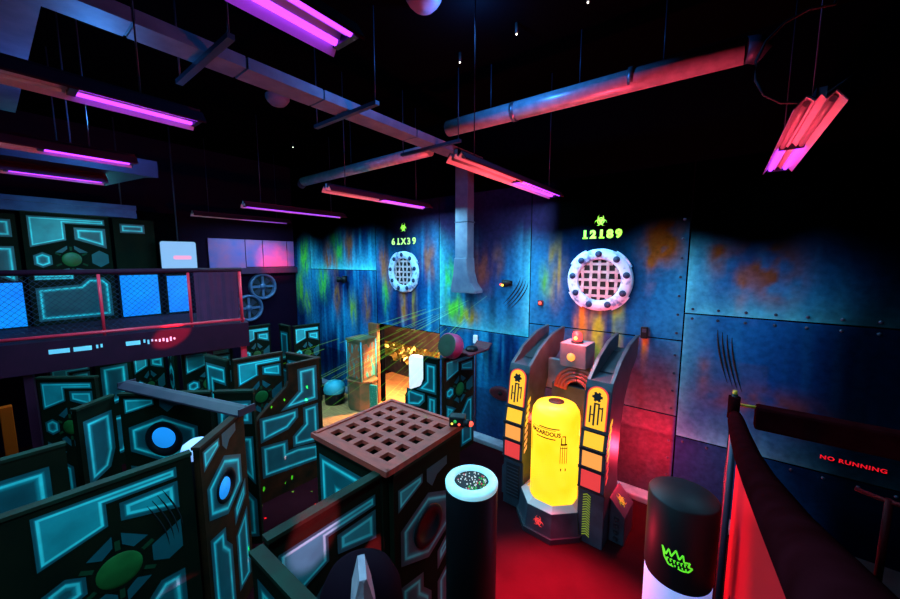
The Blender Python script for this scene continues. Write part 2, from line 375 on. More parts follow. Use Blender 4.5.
def panel(name_label, p0, p1, h, pat, z0=0., group='maze panels with airbrushed cyan shapes', edge='board', trim='trim', cut=None, line=.05, disc=True, discoff=(0, 0), scratch=None, nm='maze_panel', k=1., bossr=None, reg=(0., 1.), dv=0.):
    """upright board from p0 (left seen from its painted side) to p1"""
    u = Vector((p1[0] - p0[0], p1[1] - p0[1])); w = u.length
    root = thing(nm, name_label, 'panel', (p0[0], p0[1], z0), math.atan2(u.y, u.x), group)
    P0 = PAT[pat]; t = .055
    fu = lambda a, c: (reg[0] + a * (reg[1] - reg[0]), max(.03, c + dv))
    P = {kk: ([[fu(*p) for p in q] for q in vv] if kk in ('glow', 'flat') else fu(*vv)) for kk, vv in P0.items()}
    mb = MB()
    outline = [(0, 0), (w, 0), (w, h), (0, h)] if cut is None else [(a * w, b * h) for a, b in cut]
    def ins(q):
        return True
    hole = None
    mb.prism(outline, (0, t, 0), (1, 0, 0), (0, 0, 1), (0, -t, 0), edge)
    for g in P['glow']:
        q = [(a * w, b * h) for a, b in g]
        s = min(max(q, key=lambda a: a[0])[0] - min(q)[0], max(a[1] for a in q) - min(a[1] for a in q))
        glow_shape(mb, q, -.004, min(line, s * .16), k)
    for g in P['flat']:
        flat_shape(mb, [(a * w, b * h) for a, b in g], -.004, 'petal')
    if 'boss' in P:
        cx, cz = P['boss'][0] * w, P['boss'][1] * h; r0 = bossr or min(.145 * w, .145)
        for i in range(6):
            a = PI / 6 + i * PI / 3 if i not in (1, 4) else PI / 6 + i * PI / 3
            d_ = Vector((math.cos(a), math.sin(a))); p_ = Vector((-d_.y, d_.x)) * .016; c_ = Vector((cx, cz))
            flat_shape(mb, [tuple(c_ + d_ * r0 * .9 + p_), tuple(c_ + d_ * r0 * 1.7 + p_), tuple(c_ + d_ * r0 * 1.7 - p_), tuple(c_ + d_ * r0 * .9 - p_)], -.006, 'spoke')
        flat_shape(mb, [(cx + r0 * 1.16 * math.cos(R(15 * i)), cz + r0 * 1.16 * math.sin(R(15 * i))) for i in range(24)], -.0065, 'board')
    mb.build('board', root)
    if 'boss' in P:
        cx, cz = P['boss'][0] * w, P['boss'][1] * h
        r = bossr or min(.145 * w, .145)
        d = MB(); prof = [(r * math.cos(a), r * .16 * math.sin(a)) for a in [i * PI / 2 / 7 for i in range(8)]]
        d.lathe(prof, (cx, 0, cz), (0, -1, 0), 'dome', 28); d.build('green_boss', root)
    if 'port' in P:
        cx, cz = P['port'][0] * w, P['port'][1] * h; r = .21 * w
        rg = MB(); rg.lathe([(r * 1.0, 0), (r * 1.0, .012), (r * .95, .018), (r * .68, .016), (r * .66, .008), (.001, .008)], (cx, -.0, cz), (0, -1, 0), 'gloss_black', 36); rg.build('porthole_ring', root)
        if disc:
            dd = MB(); dd.lathe([(r * .62, .010), (r * .60, .018), (.001, .018)], (cx + discoff[0], 0, cz + discoff[1]), (0, -1, 0), 'bluedisc', 30); dd.build('porthole_view', root)
    if cut is None:
        tr = MB(); tr.box(-.006, w + .006, -.012, t + .012, h, h + .028, trim); tr.build('edge_trim', root)
    else:
        tr = MB(); n = len(outline)
        for i in range(2, n - 1):
            a, b = outline[i], outline[i + 1]
            tr.prism([(a[0], a[1]), (b[0], b[1]), (b[0] + .001, b[1] + .02), (a[0] + .001, a[1] + .02)], (0, t + .01, 0), (1, 0, 0), (0, 0, 1), (0, -t - .02, 0), trim)
        tr.build('edge_trim', root)
    if scratch:
        sc = MB()
        for j in range(4):
            pts = []
            for i in range(9):
                q = i / 8; pts.append((scratch[0] * w + j * .035 + .10 * math.sin(q * 1.5) * 1.2 - .10, -.0045, scratch[1] * h - q * .42 + j * .03))
            rs = [.001 + .006 * math.sin(PI * min(1, i / 8 + .02)) for i in range(9)]
            sc.tube(pts, rs, 'scratch', 5)
        split_build(sc, 'claw_scratch', root)
    return root

def text_poly(txt, size, bold=0., sx=1., extrude=.004, spacing=1.):
    cu = bpy.data.curves.new('t', 'FONT'); cu.body = txt; cu.size = size; cu.offset = bold; cu.extrude = extrude; cu.align_x = 'CENTER'; cu.align_y = 'CENTER'; cu.space_character = spacing
    ob = bpy.data.objects.new('t', cu); col.objects.link(ob)
    dg = bpy.context.evaluated_depsgraph_get(); me = bpy.data.meshes.new_from_object(ob.evaluated_get(dg))
    bpy.data.objects.remove(ob); bpy.data.curves.remove(cu)
    vs = [(v.co.x * sx, v.co.y, v.co.z) for v in me.vertices]; fs = [list(p.vertices) for p in me.polygons]
    bpy.data.meshes.remove(me)
    return vs, fs

def biohazard(mb, o, u, v, w, s, key):
    o, u, v, w = map(Vector, (o, u, v, w))
    for a in (90, 210, 330):
        d = Vector((math.cos(R(a)), math.sin(R(a)))); c = d * .50
        outp = []; inp = []
        for i in range(21):
            t = R(a) + PI + (i - 10) / 10 * R(143)
            outp.append((c.x + .46 * math.cos(t), c.y + .46 * math.sin(t)))
        c2 = c + d * .12
        for i in range(21):
            t = R(a) + PI + (10 - i) / 10 * R(150)
            inp.append((c2.x + .37 * math.cos(t), c2.y + .37 * math.sin(t)))
        n = 21
        for i in range(20):
            q = [outp[i], outp[i + 1], inp[n - 2 - i], inp[n - 1 - i]]
            mb.prism([(x * s, y * s) for x, y in q], o, u, v, w, key)
    for i in range(24):
        if i % 8 in (0,): continue
        t0, t1 = R(30) + i * PI / 12, R(30) + (i + 1) * PI / 12
        q = [(.42 * math.cos(t0), .42 * math.sin(t0)), (.55 * math.cos(t0), .55 * math.sin(t0)), (.55 * math.cos(t1), .55 * math.sin(t1)), (.42 * math.cos(t1), .42 * math.sin(t1))]
        mb.prism([(x * s, y * s) for x, y in q], o, u, v, w, key)

# ------------------------------------------------------------------ camera
cam = bpy.data.objects.new('camera', bpy.data.cameras.new('camera')); col.objects.link(cam)
cam.location = (0, 0, 3.84); cam.rotation_euler = (R(90 - 6.43), 0, R(37.285))
cam.data.sensor_width = 36.; cam.data.lens = 36 * 355 / 900.; cam.data.clip_start = .05; cam.data.clip_end = 60
scene.camera = cam

# ------------------------------------------------------------------ setting
WY = 6.25
XL, XR, YF, ZC = -11.2, 3.2, -2.6, 6.75
b = MB(); b.box(XL - .1, XR + .1, YF - .1, 9.6, -.1, 0, 'floor'); struct(b.build('floor'), 'black floor of the arena', 'floor')
b = MB(); b.box(XL - .1, XR + .1, YF - .1, 9.6, ZC, ZC + .1, 'ceiling'); struct(b.build('ceiling'), 'black ceiling', 'ceiling')
DX0, DX1, DZ = -7.05, -5.06, 2.14
b = MB(); b.box(XL, DX0, WY, WY + .12, 0, ZC, 'wallblack'); b.box(DX1, XR, WY, WY + .12, 0, ZC, 'wallblack'); b.box(DX0, DX1, WY, WY + .12, DZ, ZC, 'wallblack')
struct(b.build('wall_back'), 'back wall behind the painted sheets')
b = MB(); b.box(XL - .1, XL, YF, 9.6, 0, ZC, 'maroonwall'); struct(b.build('wall_left'), 'dark purple wall behind the raised platform')
b = MB(); b.box(XR, XR + .1, YF, WY + .12, 0, ZC, 'wallblack'); struct(b.build('wall_right'), 'black wall at the end of the ramp')
b = MB(); b.box(XL, XR, YF - .1, YF, 0, ZC, 'wallblack'); struct(b.build('wall_front'), 'black wall behind the viewer')
# lit room behind the doorway
b = MB(); b.box(XL, -4.4, 9.4, 9.5, 0, 3., 'brownwall'); struct(b.build('wall_room_back'), 'brown far wall of the lit side room')
b = MB(); b.box(-4.5, -4.4, WY + .13, 9.4, 0, 3., 'brownwall'); struct(b.build('wall_room_side'), 'brown end wall of the lit side room')
b = MB(); b.box(XL, -4.4, WY + .13, 9.4, 3., 3.08, 'brownwall'); struct(b.build('ceiling_room'), 'ceiling of the lit side room', 'ceiling')
b = MB(); b.box(-8.75, -4.95, 4.45, 9.3, .0, .012, 'wood'); struct(b.build('floor_wood'), 'warmly lit pale wood floor through the doorway', 'floor')
b = MB(); b.box(DX1 + .0, -.0 + XR - .3, 6.0, WY, 0, .10, 'curb'); b.box(XL + .3, DX0 - .75, 6.0, WY, 0, .10, 'curb')
struct(b.build('baseboard_back', bevel=.02), 'pale grey curb along the foot of the painted wall', 'baseboard')

# ---- painted wall sheets
SPLOTCH = [  # x, z, rx, rz, colour, strength  (paint on the mural)
 (-.05, 3.95, .10, .22, (.30, .07, .015), 1.), (.46, 3.85, .30, .42, (.26, .055, .015), 1.), (.22, 3.45, .07, .20, (.34, .09, .02), 1.), (.60, 3.55, .16, .22, (.24, .05, .01), .9),
 (-.72, 4.15, .20, .30, (.42, .12, .015), 1.1), (-.86, 3.9, .06, .30, (.36, .12, .02), .9),
 (-2.38, 3.70, .12, .42, (.34, .20, .05), .9), (-2.55, 3.45, .10, .25, (.10, .36, .06), .7),
 (-1.9, 2.78, .07, .35, (.45, .18, .02), 1.), (-1.6, 2.72, .08, .5, (.30, .40, .03), 1.), (-1.3, 2.80, .07, .36, (.16, .40, .05), .9), (-1.75, 2.5, .05, .3, (.5, .3, .02), .8),
 (-3.9, 3.7, .18, .35, (.34, .08, .05), .9), (-3.55, 3.85, .10, .3, (.30, .10, .05), .7), (-4.35, 2.62, .26, .16, (.40, .26, .03), 1.), (-4.6, 2.75, .2, .22, (.10, .5, .05), 1.),
 (-4.75, 3.45, .14, .3, (.06, .45, .08), .8), (-6.9, 3.75, .12, .35, (.40, .10, .05), 1.), (-6.75, 3.35, .12, .3, (.38, .11, .06), 1.), (-5.35, 3.85, .16, .35, (.34, .09, .06), .9),
 (-6.2, 2.75, .10, .32, (.42, .14, .03), 1.), (-5.85, 2.7, .07, .3, (.40, .24, .03), .8), (-6.85, 2.9, .10, .3, (.06, .42, .06), .8),
 (-9.3, 3.95, .16, .35, (.40, .10, .06), 1.), (-8.95, 3.8, .10, .28, (.36, .12, .06), .9), (-8.3, 4.25, .16, .4, (.34, .09, .05), .9), (-8.75, 4.15, .12, .35, (.06, .46, .08), .9), (-9.0, 4.6, .14, .35, (.06, .40, .10), .8),
 (-9.6, 3.15, .22, .35, (.08, .46, .08), 1.), (-8.9, 2.75, .14, .38, (.34, .10, .04), 1.), (-7.6, 2.6, .12, .4, (.32, .10, .05), .9), (-8.2, 2.4, .14, .34, (.20, .32, .05), .8),
 (-10.55, 3.9, .22, .42, (.10, .60, .06), 1.1), (-10.9, 2.9, .16, .4, (.16, .5, .06), 1.), (-10.5, 2.5, .14, .3, (.22, .5, .06), .9),
 (-.88, 2.52, .035, .24, (.42, .14, .02), .9), (.55, 1.9, .5, .16, (.20, .05, .012), .8), (-.1, 2.25, .06, .2, (.26, .07, .01), .7), (1.0, 1.75, .2, .16, (.20, .05, .01), .7),
]
def ss(a, b, x):
    t = min(1, max(0, (x - a) / (b - a))); return t * t * (3 - 2 * t)
def lerp3(a, b, t): return tuple(a[i] + (b[i] - a[i]) * t for i in range(3))
def mural(x, z, sheet):
    N = lambda sx, sz, o=0.: noise.noise((x * sx + o, z * sz - o * 1.7, o * .63)) * .5 + .5
    c = lerp3((.004, .022, .12), (.010, .17, .38), ss(.30, .75, N(.9, .8, 3)))
    st = ss(.52, .80, N(7., .55, 11) * .7 + N(16., .8, 21) * .3)
    c = lerp3(c, (.02, .30, .52), st * (.85 if x < -3 else .35))
    c = lerp3(c, (.003, .010, .06), ss(.5, .8, N(5., .6, 31)) * (.75 if x < -3 else .35))
    x0, x1, z0, z1, gl, gb, gr = sheet
    if -2.84 <= x <= -.4 and z < 2.62: c = lerp3(c, (.12, .055, .075), ss(2.9, 1.7, z) * .9)  # red light from the machine carried into the sheet colour
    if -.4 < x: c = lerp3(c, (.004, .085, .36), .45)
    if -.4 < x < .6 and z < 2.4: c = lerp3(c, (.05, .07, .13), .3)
    g = 0.
    if gl: g = max(g, gl * math.exp(-(x - x0) / .22))
    if gb: g = max(g, gb * math.exp(-(z - z0) / .24))
    if gr: g = max(g, gr * math.exp(-(x1 - x) / .16))
    g *= .55 + .6 * N(9., .7, 41)
    c = lerp3(c, (.10, .62, .72), min(1, g))
    for (sx, sz, rx, rz, sc, k) in SPLOTCH:
        d2 = ((x - sx) / rx) ** 2 + ((z - sz) / rz) ** 2
        if d2 < 5:
            a = math.exp(-d2 * .8) * ((.25 + 1.3 * ss(.35, .65, N(10., 3., 51) * .6 + N(22., 1.4, 61) * .4)) if x < -1.2 else (.15 + 1.3 * ss(.35, .6, N(4., 3.4, 51) * .6 + N(9., 8., 61) * .4)))
            c = lerp3(c, sc, min(1, a * k * (1.15 if x < -.4 else .75)))
    # lamp falloff painted in: mural darkens towards the top, right-hand end and foot
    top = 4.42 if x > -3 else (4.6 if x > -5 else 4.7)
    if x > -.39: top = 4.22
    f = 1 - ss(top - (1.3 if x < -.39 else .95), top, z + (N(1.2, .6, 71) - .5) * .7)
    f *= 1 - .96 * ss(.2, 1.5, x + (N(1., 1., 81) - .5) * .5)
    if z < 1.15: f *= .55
    q = ss(-6.8, -5.4, x) * (1 - ss(-2.9, -2.3, x)) * (1 - f)  # violet lamp glow along the mural top, put into the paint colour
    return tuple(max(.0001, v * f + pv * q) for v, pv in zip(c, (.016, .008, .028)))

SHEETS = [ # x0,x1,z0,z1, glow left, bottom, right, label
 (-11.15, -10.22, .10, 5.2, 0, 0, .15, 'wall sheet with green splashes in the far corner'),
 (-10.20, -7.18, 3.56, 5.2, .9, 1., .2, 'streaked blue upper wall sheet with bright lower edge left of the grated port'),
 (-10.20, -7.19, .10, 3.54, .1, 0, .1, 'streaked blue lower wall sheet behind the octagonal pedestal'),
 (-7.16, -5.06, 2.16, 5.2, 0, 0, .2, 'blue wall sheet above the doorway carrying the smaller port'),
 (-5.04, -2.86, 2.36, 5.2, .9, .8, .9, 'blue wall sheet with bright edges behind the drop duct'),
 (-5.04, -2.86, .10, 2.34, .1, 0, .1, 'dark blue lower wall sheet behind the corner panels'),
 (-2.84, -.40, 2.64, 5.2, .15, 0, .2, 'blue wall sheet carrying the larger port'),
 (-2.84, -.40, 1.46, 2.62, .15, .1, .2, 'blue grey wall strip behind the top of the glowing machine'),
 (-2.84, -.40, .10, 1.44, 0, 0, 0, 'lower wall sheet lit red behind the glowing machine'),
 (-.38, 3.1, 3.06, 5.2, 1., .9, 0, 'blue wall sheet with rust stains at the right end of the wall'),
 (-.38, 3.1, 1.16, 3.04, .55, .75, 0, 'middle wall sheet with rust stains behind the railing post'),
 (-.38, 3.1, .10, 1.14, 0, 0, 0, 'dark bottom wall sheet behind the ramp')]
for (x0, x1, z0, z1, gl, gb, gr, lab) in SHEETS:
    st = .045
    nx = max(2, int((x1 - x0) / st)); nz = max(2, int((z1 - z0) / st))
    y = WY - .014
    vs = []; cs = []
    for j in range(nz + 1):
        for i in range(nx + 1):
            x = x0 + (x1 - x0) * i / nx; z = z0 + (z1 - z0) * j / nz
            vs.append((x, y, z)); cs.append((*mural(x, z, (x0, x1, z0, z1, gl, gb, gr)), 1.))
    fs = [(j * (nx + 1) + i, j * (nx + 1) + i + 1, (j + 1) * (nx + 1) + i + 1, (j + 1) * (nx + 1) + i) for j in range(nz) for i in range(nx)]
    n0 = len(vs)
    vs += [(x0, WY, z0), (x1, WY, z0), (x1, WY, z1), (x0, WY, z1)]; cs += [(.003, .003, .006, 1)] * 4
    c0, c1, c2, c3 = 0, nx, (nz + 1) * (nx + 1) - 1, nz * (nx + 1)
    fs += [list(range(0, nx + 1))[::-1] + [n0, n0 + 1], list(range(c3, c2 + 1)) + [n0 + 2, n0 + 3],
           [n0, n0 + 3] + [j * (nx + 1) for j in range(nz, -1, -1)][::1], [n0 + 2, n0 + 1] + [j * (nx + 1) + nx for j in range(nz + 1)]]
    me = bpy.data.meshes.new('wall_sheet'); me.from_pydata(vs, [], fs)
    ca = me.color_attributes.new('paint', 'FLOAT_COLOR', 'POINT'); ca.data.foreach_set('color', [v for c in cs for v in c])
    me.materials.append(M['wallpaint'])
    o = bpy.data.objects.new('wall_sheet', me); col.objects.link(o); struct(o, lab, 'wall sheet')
    rv = MB()
    def rivet(x, z): rv.lathe([(.020, 0), (.018, .007), (.010, .012), (.001, .013)], (x, y, z), (0, -1, 0), 'darkmetal', 8)
    if x0 > -3:
        k = int((z1 - z0) / .28)
        for i in range(k):
            z = z0 + .1 + i * .28
            if z < 4.6:
                if x1 < 3: rivet(x1 - .07, z)
        if x0 > -1:
            for i in range(int((x1 - x0) / .3)): rivet(x0 + .09 + i * .3, z1 - .06 if z1 < 5 else z0 + .06)
    if rv.v: split_build(rv, 'rivet', o)

# thin seam line and claw scratches painted on the sheets
def scratches(name, lab, x, z, L, lean, parent_y=WY - .016):
    sc = MB()
    for j in range(4):
        pts = []; n = 10
        for i in range(n + 1):
            q = i / n
            pts.append((x + j * .055 + lean * (q ** 1.6) , parent_y, z + L * (1 - q) - j * .03))
        rs = [.002 + .011 * math.sin(PI * min(1, i / n + .03)) for i in range(n + 1)]
        sc.tube(pts, rs, 'scratch', 5)
    return tag(sc.build(name), lab, 'wall mark', 'claw marks on the painted wall')
scratches('claw_mark', 'four black claw scratches on the wall right of the riveted seam', .02, 2.1, .75, .16)
scratches('claw_mark', 'four slanted black claw scratches on the wall left of the larger port', -3.05, 2.95, .55, -.38)

# ---- round ports
def port(x, z, r, lab, squash=1.):
    t = thing('wall_port', lab, 'port', (x, WY - .014, z), 0, 'round grated ports on the back wall')
    b = MB(); b.lathe([(r, 0), (r * .99, .05), (r * .95, .065), (r * .70, .065), (r * .66, .05), (r * .655, 0)], (0, 0, 0), (0, -1, 0), 'ring', 56); b.build('ring', t)
    b = MB(); b.lathe([(r * .66, .004), (.001, .004)], (0, 0, 0), (0, -1, 0), 'black', 40); b.build('recess', t)
    b = MB()
    for a in (0, 90, 180, 270):
        p = []
        for i in range(7): p.append((math.cos(R(a + 25 + i * 6)) * r * .98, math.sin(R(a + 25 + i * 6)) * r * .98))
        for i in range(6, -1, -1): p.append((math.cos(R(a + 25 + i * 6)) * r * 1.045, math.sin(R(a + 25 + i * 6)) * r * 1.045))
        for i in range(6): b.prism([p[i], p[i + 1], p[12 - i], p[13 - i]], (0, 0, 0), (1, 0, 0), (0, 0, 1), (0, -.045, 0), 'ring')
    split_build(b, 'outer_lug', t)
    b = MB()
    for k in range(9):
        a = R(12 + k * 40); b.lathe([(r * .105, .060), (r * .10, .074), (.001, .074)], (math.cos(a) * r * .83, 0, math.sin(a) * r * .83), (0, -1, 0), 'ringdot', 18)
    split_build(b, 'bolt_hole', t)
    b = MB(); rr = r * .655; w = r * .042
    n = 5
    offs = [(-2 + i) * r * .255 for i in range(n)]
    for i, d in enumerate(offs):
        hl = math.sqrt(rr * rr - d * d) - .005
        for vert in (0, 1):
            pts = []
            m = 24
            for j in range(m + 1):
                s = -hl + 2 * hl * j / m
                ph = math.cos(PI * (s / (r * .255))) * (1 if (i + vert) % 2 else -1)
                yy = -.030 + .011 * ph
                pts.append((s, yy))
            for (s0, y0), (s1, y1) in zip(pts[:-1], pts[1:]):
                if vert: vs = [(d - w, y0, s0), (d + w, y0, s0), (d + w, y1, s1), (d - w, y1, s1)]
                else: vs = [(s0, y0, d - w), (s0, y0, d + w), (s1, y1, d + w), (s1, y1, d - w)]
                vs += [(a, c + .008, e) for a, c, e in vs]
                b.add(vs, [(0, 1, 2, 3), (7, 6, 5, 4), (0, 4, 5, 1), (2, 6, 7, 3), (1, 5, 6, 2), (0, 3, 7, 4)], 'weave')
    b.build('woven_grate', t)
    return t
port(-1.61, 3.50, .52, 'larger lavender ring port with woven grate under the number 12189')
port(-6.16, 3.54, .50, 'smaller-looking lavender ring port with woven grate under the number 61X39')

def wall_text(txt, x, z, size, key, lab, bold, sx=1., sp=1.1, nm='wall_lettering', cat='lettering', shear=0., thick=(0.,)):
    vs, fs = text_poly(txt, size, bold, sx, .003, sp)
    b = MB()
    for k_ in thick: b.add([(v[0] + v[1] * shear + k_, -v[2], v[1]) for v in vs], fs, key)
    o = b.build(nm, None, loc=(x, WY - .019, z)); return tag(o, lab, cat)
def number_text(chars, x, z, size, adv, key, lab, bold, sx):
    b = MB(); x0 = -adv * (len(chars) - 1) / 2
    for i, ch in enumerate(chars):
        vs, fs = text_poly(ch, size, bold, sx, .003)
        b.add([(v[0] + x0 + adv * i, -v[2], v[1]) for v in vs], fs, key)
        if ch == '1':
            h0 = min(v[1] for v in vs); xm = sum(v[0] for v in vs) / len(vs) + size * .03
            b.box(x0 + adv * i + xm - size * .24, x0 + adv * i + xm + size * .24, -.003, .003, h0, h0 + size * .13, key)
    return tag(b.build('wall_lettering', None, loc=(x, WY - .019, z)), lab, 'lettering')
number_text('12189', -1.61, 4.25, .175, .132, 'neon', 'fluorescent green painted number 12189 above the larger port', .011, 1.05)
number_text('61X39', -6.16, 4.27, .215, .175, 'neonyellow', 'fluorescent yellow painted code 61X39 above the smaller-looking port', .004, 1.1)
for x, z, s, lab in ((-1.63, 4.47, .105, 'fluorescent green biohazard mark painted above the number 12189'), (-6.16, 4.60, .115, 'fluorescent yellow biohazard mark painted above the code 61X39')):
    b = MB(); biohazard(b, (0, 0, 0), (1, 0, 0), (0, 0, 1), (0, -.004, 0), s, 'neon'); tag(b.build('biohazard_mark', None, loc=(x, WY - .016, z)), lab, 'symbol', 'biohazard marks on the back wall')
wall_text('NO RUNNING', 1.435, 1.355, .070, 'neonred', 'red fluorescent lettering reading NO RUNNING low on the dark wall', .0, 1.12, 1.14, 'warning_lettering', 'lettering', .0, (0., .004))

# ---- small wall hardware
t = thing('wall_light', 'small black swivel lamp with yellow and red led beside the drop duct', 'lamp', (-3.27, WY - .014, 3.38))
b = MB(); b.box(-.05, .05, -.03, 0, -.05, .05, 'gloss_black'); b.tube([(0, -.02, 0), (-.01, -.10, .0)], .02, 'gloss_black'); b.build('bracket', t)
b = MB(); b.lathe([(.055, -.09), (.075, 0), (.07, .05), (.001, .05)], (-.03, -.14, 0), (-.6, -.8, -.1), 'gloss_black', 18); b.build('lamp_head', t)
b = MB(); b.ball((-.10, -.19, -.02), .022, 'ledred'); b.ball((-.055, -.21, -.03), .022, 'ledyellow'); split_build(b, 'led', t)
t = thing('wall_sensor', 'tiny red lit sensor on the wall left of the larger port', 'sensor', (-2.62, WY - .014, 3.04))
b = MB(); b.box(-.05, .05, -.05, 0, -.05, .05, 'redcloth'); b.build('housing', t, .01)
b = MB(); b.ball((0, -.05, 0), .03, 'ledred'); b.build('led', t)
t = thing('wall_box', 'small black box on the wall above an orange drip, right of the machine', 'box', (-.89, WY - .014, 2.70))
b = MB(); b.box(-.05, .05, -.07, 0, -.09, .09, 'gloss_black'); b.build('body', t, .01)
b = MB(); b.box(-.03, .03, -.076, -.07, .01, .06, 'darkmetal'); b.build('face', t)
t = thing('wall_lamp', 'black twin headed wall lamp on the streaked sheet by the far corner', 'lamp', (-8.5, WY - .014, 3.30))
b = MB(); b.box(-.09, .09, -.05, 0, -.08, .08, 'gloss_black'); b.build('base', t, .01)
for s in (-1, 1):
    b = MB(); b.lathe([(.05, -.08), (.09, .03), (.085, .06), (.001, .06)], (s * .12, -.13, -.02), (s * .5, -.8, -.15), 'gloss_black', 16); b.build('lamp_head', t)
t = thing('junction_box', 'small white wall box above the corner panels', 'box', (-4.05, WY - .014, 2.16))
b = MB(); b.box(-.05, .05, -.05, 0, -.09, .09, 'white'); b.build('body', t, .012)
b = MB(); b.tube([(0, -.02, -.09), (0, -.02, -2.04)], .012, 'redcloth', 6); b.build('conduit', t)
t = thing('wall_dish', 'dark red oval dish on the wall between corner panels and machine', 'oval_dish', (-3.42, WY - .014, 1.12))  # dark red oval modelled as a shallow dish
b = MB(); b.lathe([(.24, 0), (.25, .06), (.20, .09), (.05, .05), (.001, .05)], (0, 0, 0), (0, -1, 0), 'redcloth', 28); b.build('shell', t).scale = (1, 1, .55)
b = MB(); b.lathe([(.05, .045), (.04, .08), (.001, .085)], (0, 0, 0), (0, -1, 0), 'gloss_black', 16); b.build('centre_cap', t)

# ------------------------------------------------------------------ side room contents
t = thing('counter', 'dark stone faced counter heaped with gold foil inside the lit room', 'counter', (-8.0, 8.35, -.10), R(-4))
b = MB(); b.box(-2.2, 3.3, -.2, .6, .112, .62, 'slate'); b.build('body', t)
b = MB(); random.seed(3)
nx, ny = 70, 10; vs = []
for j in range(ny + 1):
    for i in range(nx + 1):
        x = -2.2 + 5.5 * i / nx; q = j / ny
        yy = -.24 + .8 * q; zz = .62 + .36 * math.sin(PI * min(1, q * 1.25 + .02) * .8)
        vs.append((x + random.uniform(-.035, .035), yy + random.uniform(-.07, .07), zz + random.uniform(-.10, .10)))
vs = vs
b.add(vs, [(j * (nx + 1) + i, j * (nx + 1) + i + 1, (j + 1) * (nx + 1) + i + 1, (j + 1) * (nx + 1) + i) for j in range(ny) for i in range(nx)], 'gold')
b.build('gold_foil', t)
b = MB(); b.box(-.09, .09, -.02, 0, -.14, .14, 'white'); tag(b.build('notice', None, loc=(-8.85, 9.4, 1.40)), 'small white notice on the brown wall of the lit room', 'sign')
t = thing('door_frame', 'orange brown wooden post at the left side of the doorway', 'door frame', (-7.23, 6.1, 0))
b = MB(); b.box(-.19, .16, .02, .12, 0, 2.16, 'orangewood'); b.build('post', t, .012)
b = MB(); b.ball((.12, .0, 1.05), .035, 'gloss_black'); b.build('knob', t)
b = MB(); p = [(-.24, 0), (.24, 0), (.24, 1.52)] + [(.24 - .1 + .1 * math.cos(R(a)), 1.52 + .1 * math.sin(R(a))) for a in (30, 60, 90)] + [(-.14 + .1 * math.cos(R(a)), 1.52 + .1 * math.sin(R(a))) for a in (90, 120, 150, 180)]
b.prism(p, (0, .05, 0), (1, 0, 0), (0, 0, 1), (0, -.10, 0), 'white'); t = tag(b.build('white_board', None, loc=(-5.44, 5.92, .012)), 'bright white rounded board standing in the doorway beside the corner panel', 'board')

# ------------------------------------------------------------------ pedestal, drum, green post
t = thing('octagonal_pedestal', 'rusty teal panelled post on an octagonal olive base by the doorway', 'pedestal', (-7.22, 5.72, .012), R(12))
o8 = [(math.cos(R(22.5 + 45 * i)), math.sin(R(22.5 + 45 * i))) for i in range(8)]
b = MB(); b.prism([(x * .42, y * .33) for x, y in o8], (0, 0, 0), (1, 0, 0), (0, 1, 0), (0, 0, .74), 'pedestal'); b.build('base', t, .012)
b = MB(); b.prism([(x * .45, y * .35) for x, y in o8], (0, 0, .74), (1, 0, 0), (0, 1, 0), (0, 0, .04), 'orangewood'); b.build('base_rim', t)
sq = [(math.cos(R(38 + 90 * i)) * .36, math.sin(R(38 + 90 * i)) * .36) for i in range(4)]
b = MB(); b.prism(sq, (0, 0, .78), (1, 0, 0), (0, 1, 0), (0, 0, 1.02), 'pedestal'); b.build('post', t)
for i in range(4):
    p_, q_ = Vector((*sq[i], 0)), Vector((*sq[(i + 1) % 4], 0)); e_ = (q_ - p_).normalized(); n_ = Vector((e_.y, -e_.x, 0)); wd = (q_ - p_).length
    b = MB(); b.prism([(.06, .08), (wd - .06, .08), (wd - .06, .94), (wd * .62, .94), (wd * .5, .82), (wd * .38, .94), (.06, .94)], p_ + Vector((0, 0, .78)) + n_ * .002, e_, (0, 0, 1), n_ * .012, 'rustpanel'); b.build('side_panel', t)
b = MB()
for x, y in sq: b.tube([(x, y, .78), (x, y, 1.8)], .02, 'tealsoft', 6)
split_build(b, 'corner_strip', t)
b = MB(); b.prism([(x * 1.08, y * 1.08) for x, y in sq], (0, 0, 1.8), (1, 0, 0), (0, 1, 0), (0, 0, .05), 'pedestal'); b.build('cap', t)
t = thing('round_stool', 'teal rounded drum seat on the floor left of the pedestal', 'stool', (-8.05, 5.45, .012))
b = MB(); b.lathe([(.001, .0), (.25, 0), (.26, .06), (.26, .30)], (0, 0, 0), (0, 0, 1), 'gloss_black', 32); b.build('base', t)
b = MB(); b.lathe([(.27, .30), (.285, .38), (.26, .50), (.18, .58), (.001, .62)], (0, 0, 0), (0, 0, 1), 'tealsoft', 32); b.build('cushion', t)
t = thing('marker_post', 'short green speckled board standing in front of the doorway', 'post', (-6.05, 5.1, .012), R(20))
b = MB(); b.box(-.09, .09, -.03, .03, 0, 1.02, 'greenboard'); b.build('board', t, .006)
b = MB(); b.box(-.12, .12, -.08, .08, 0, .03, 'black'); b.build('foot', t)

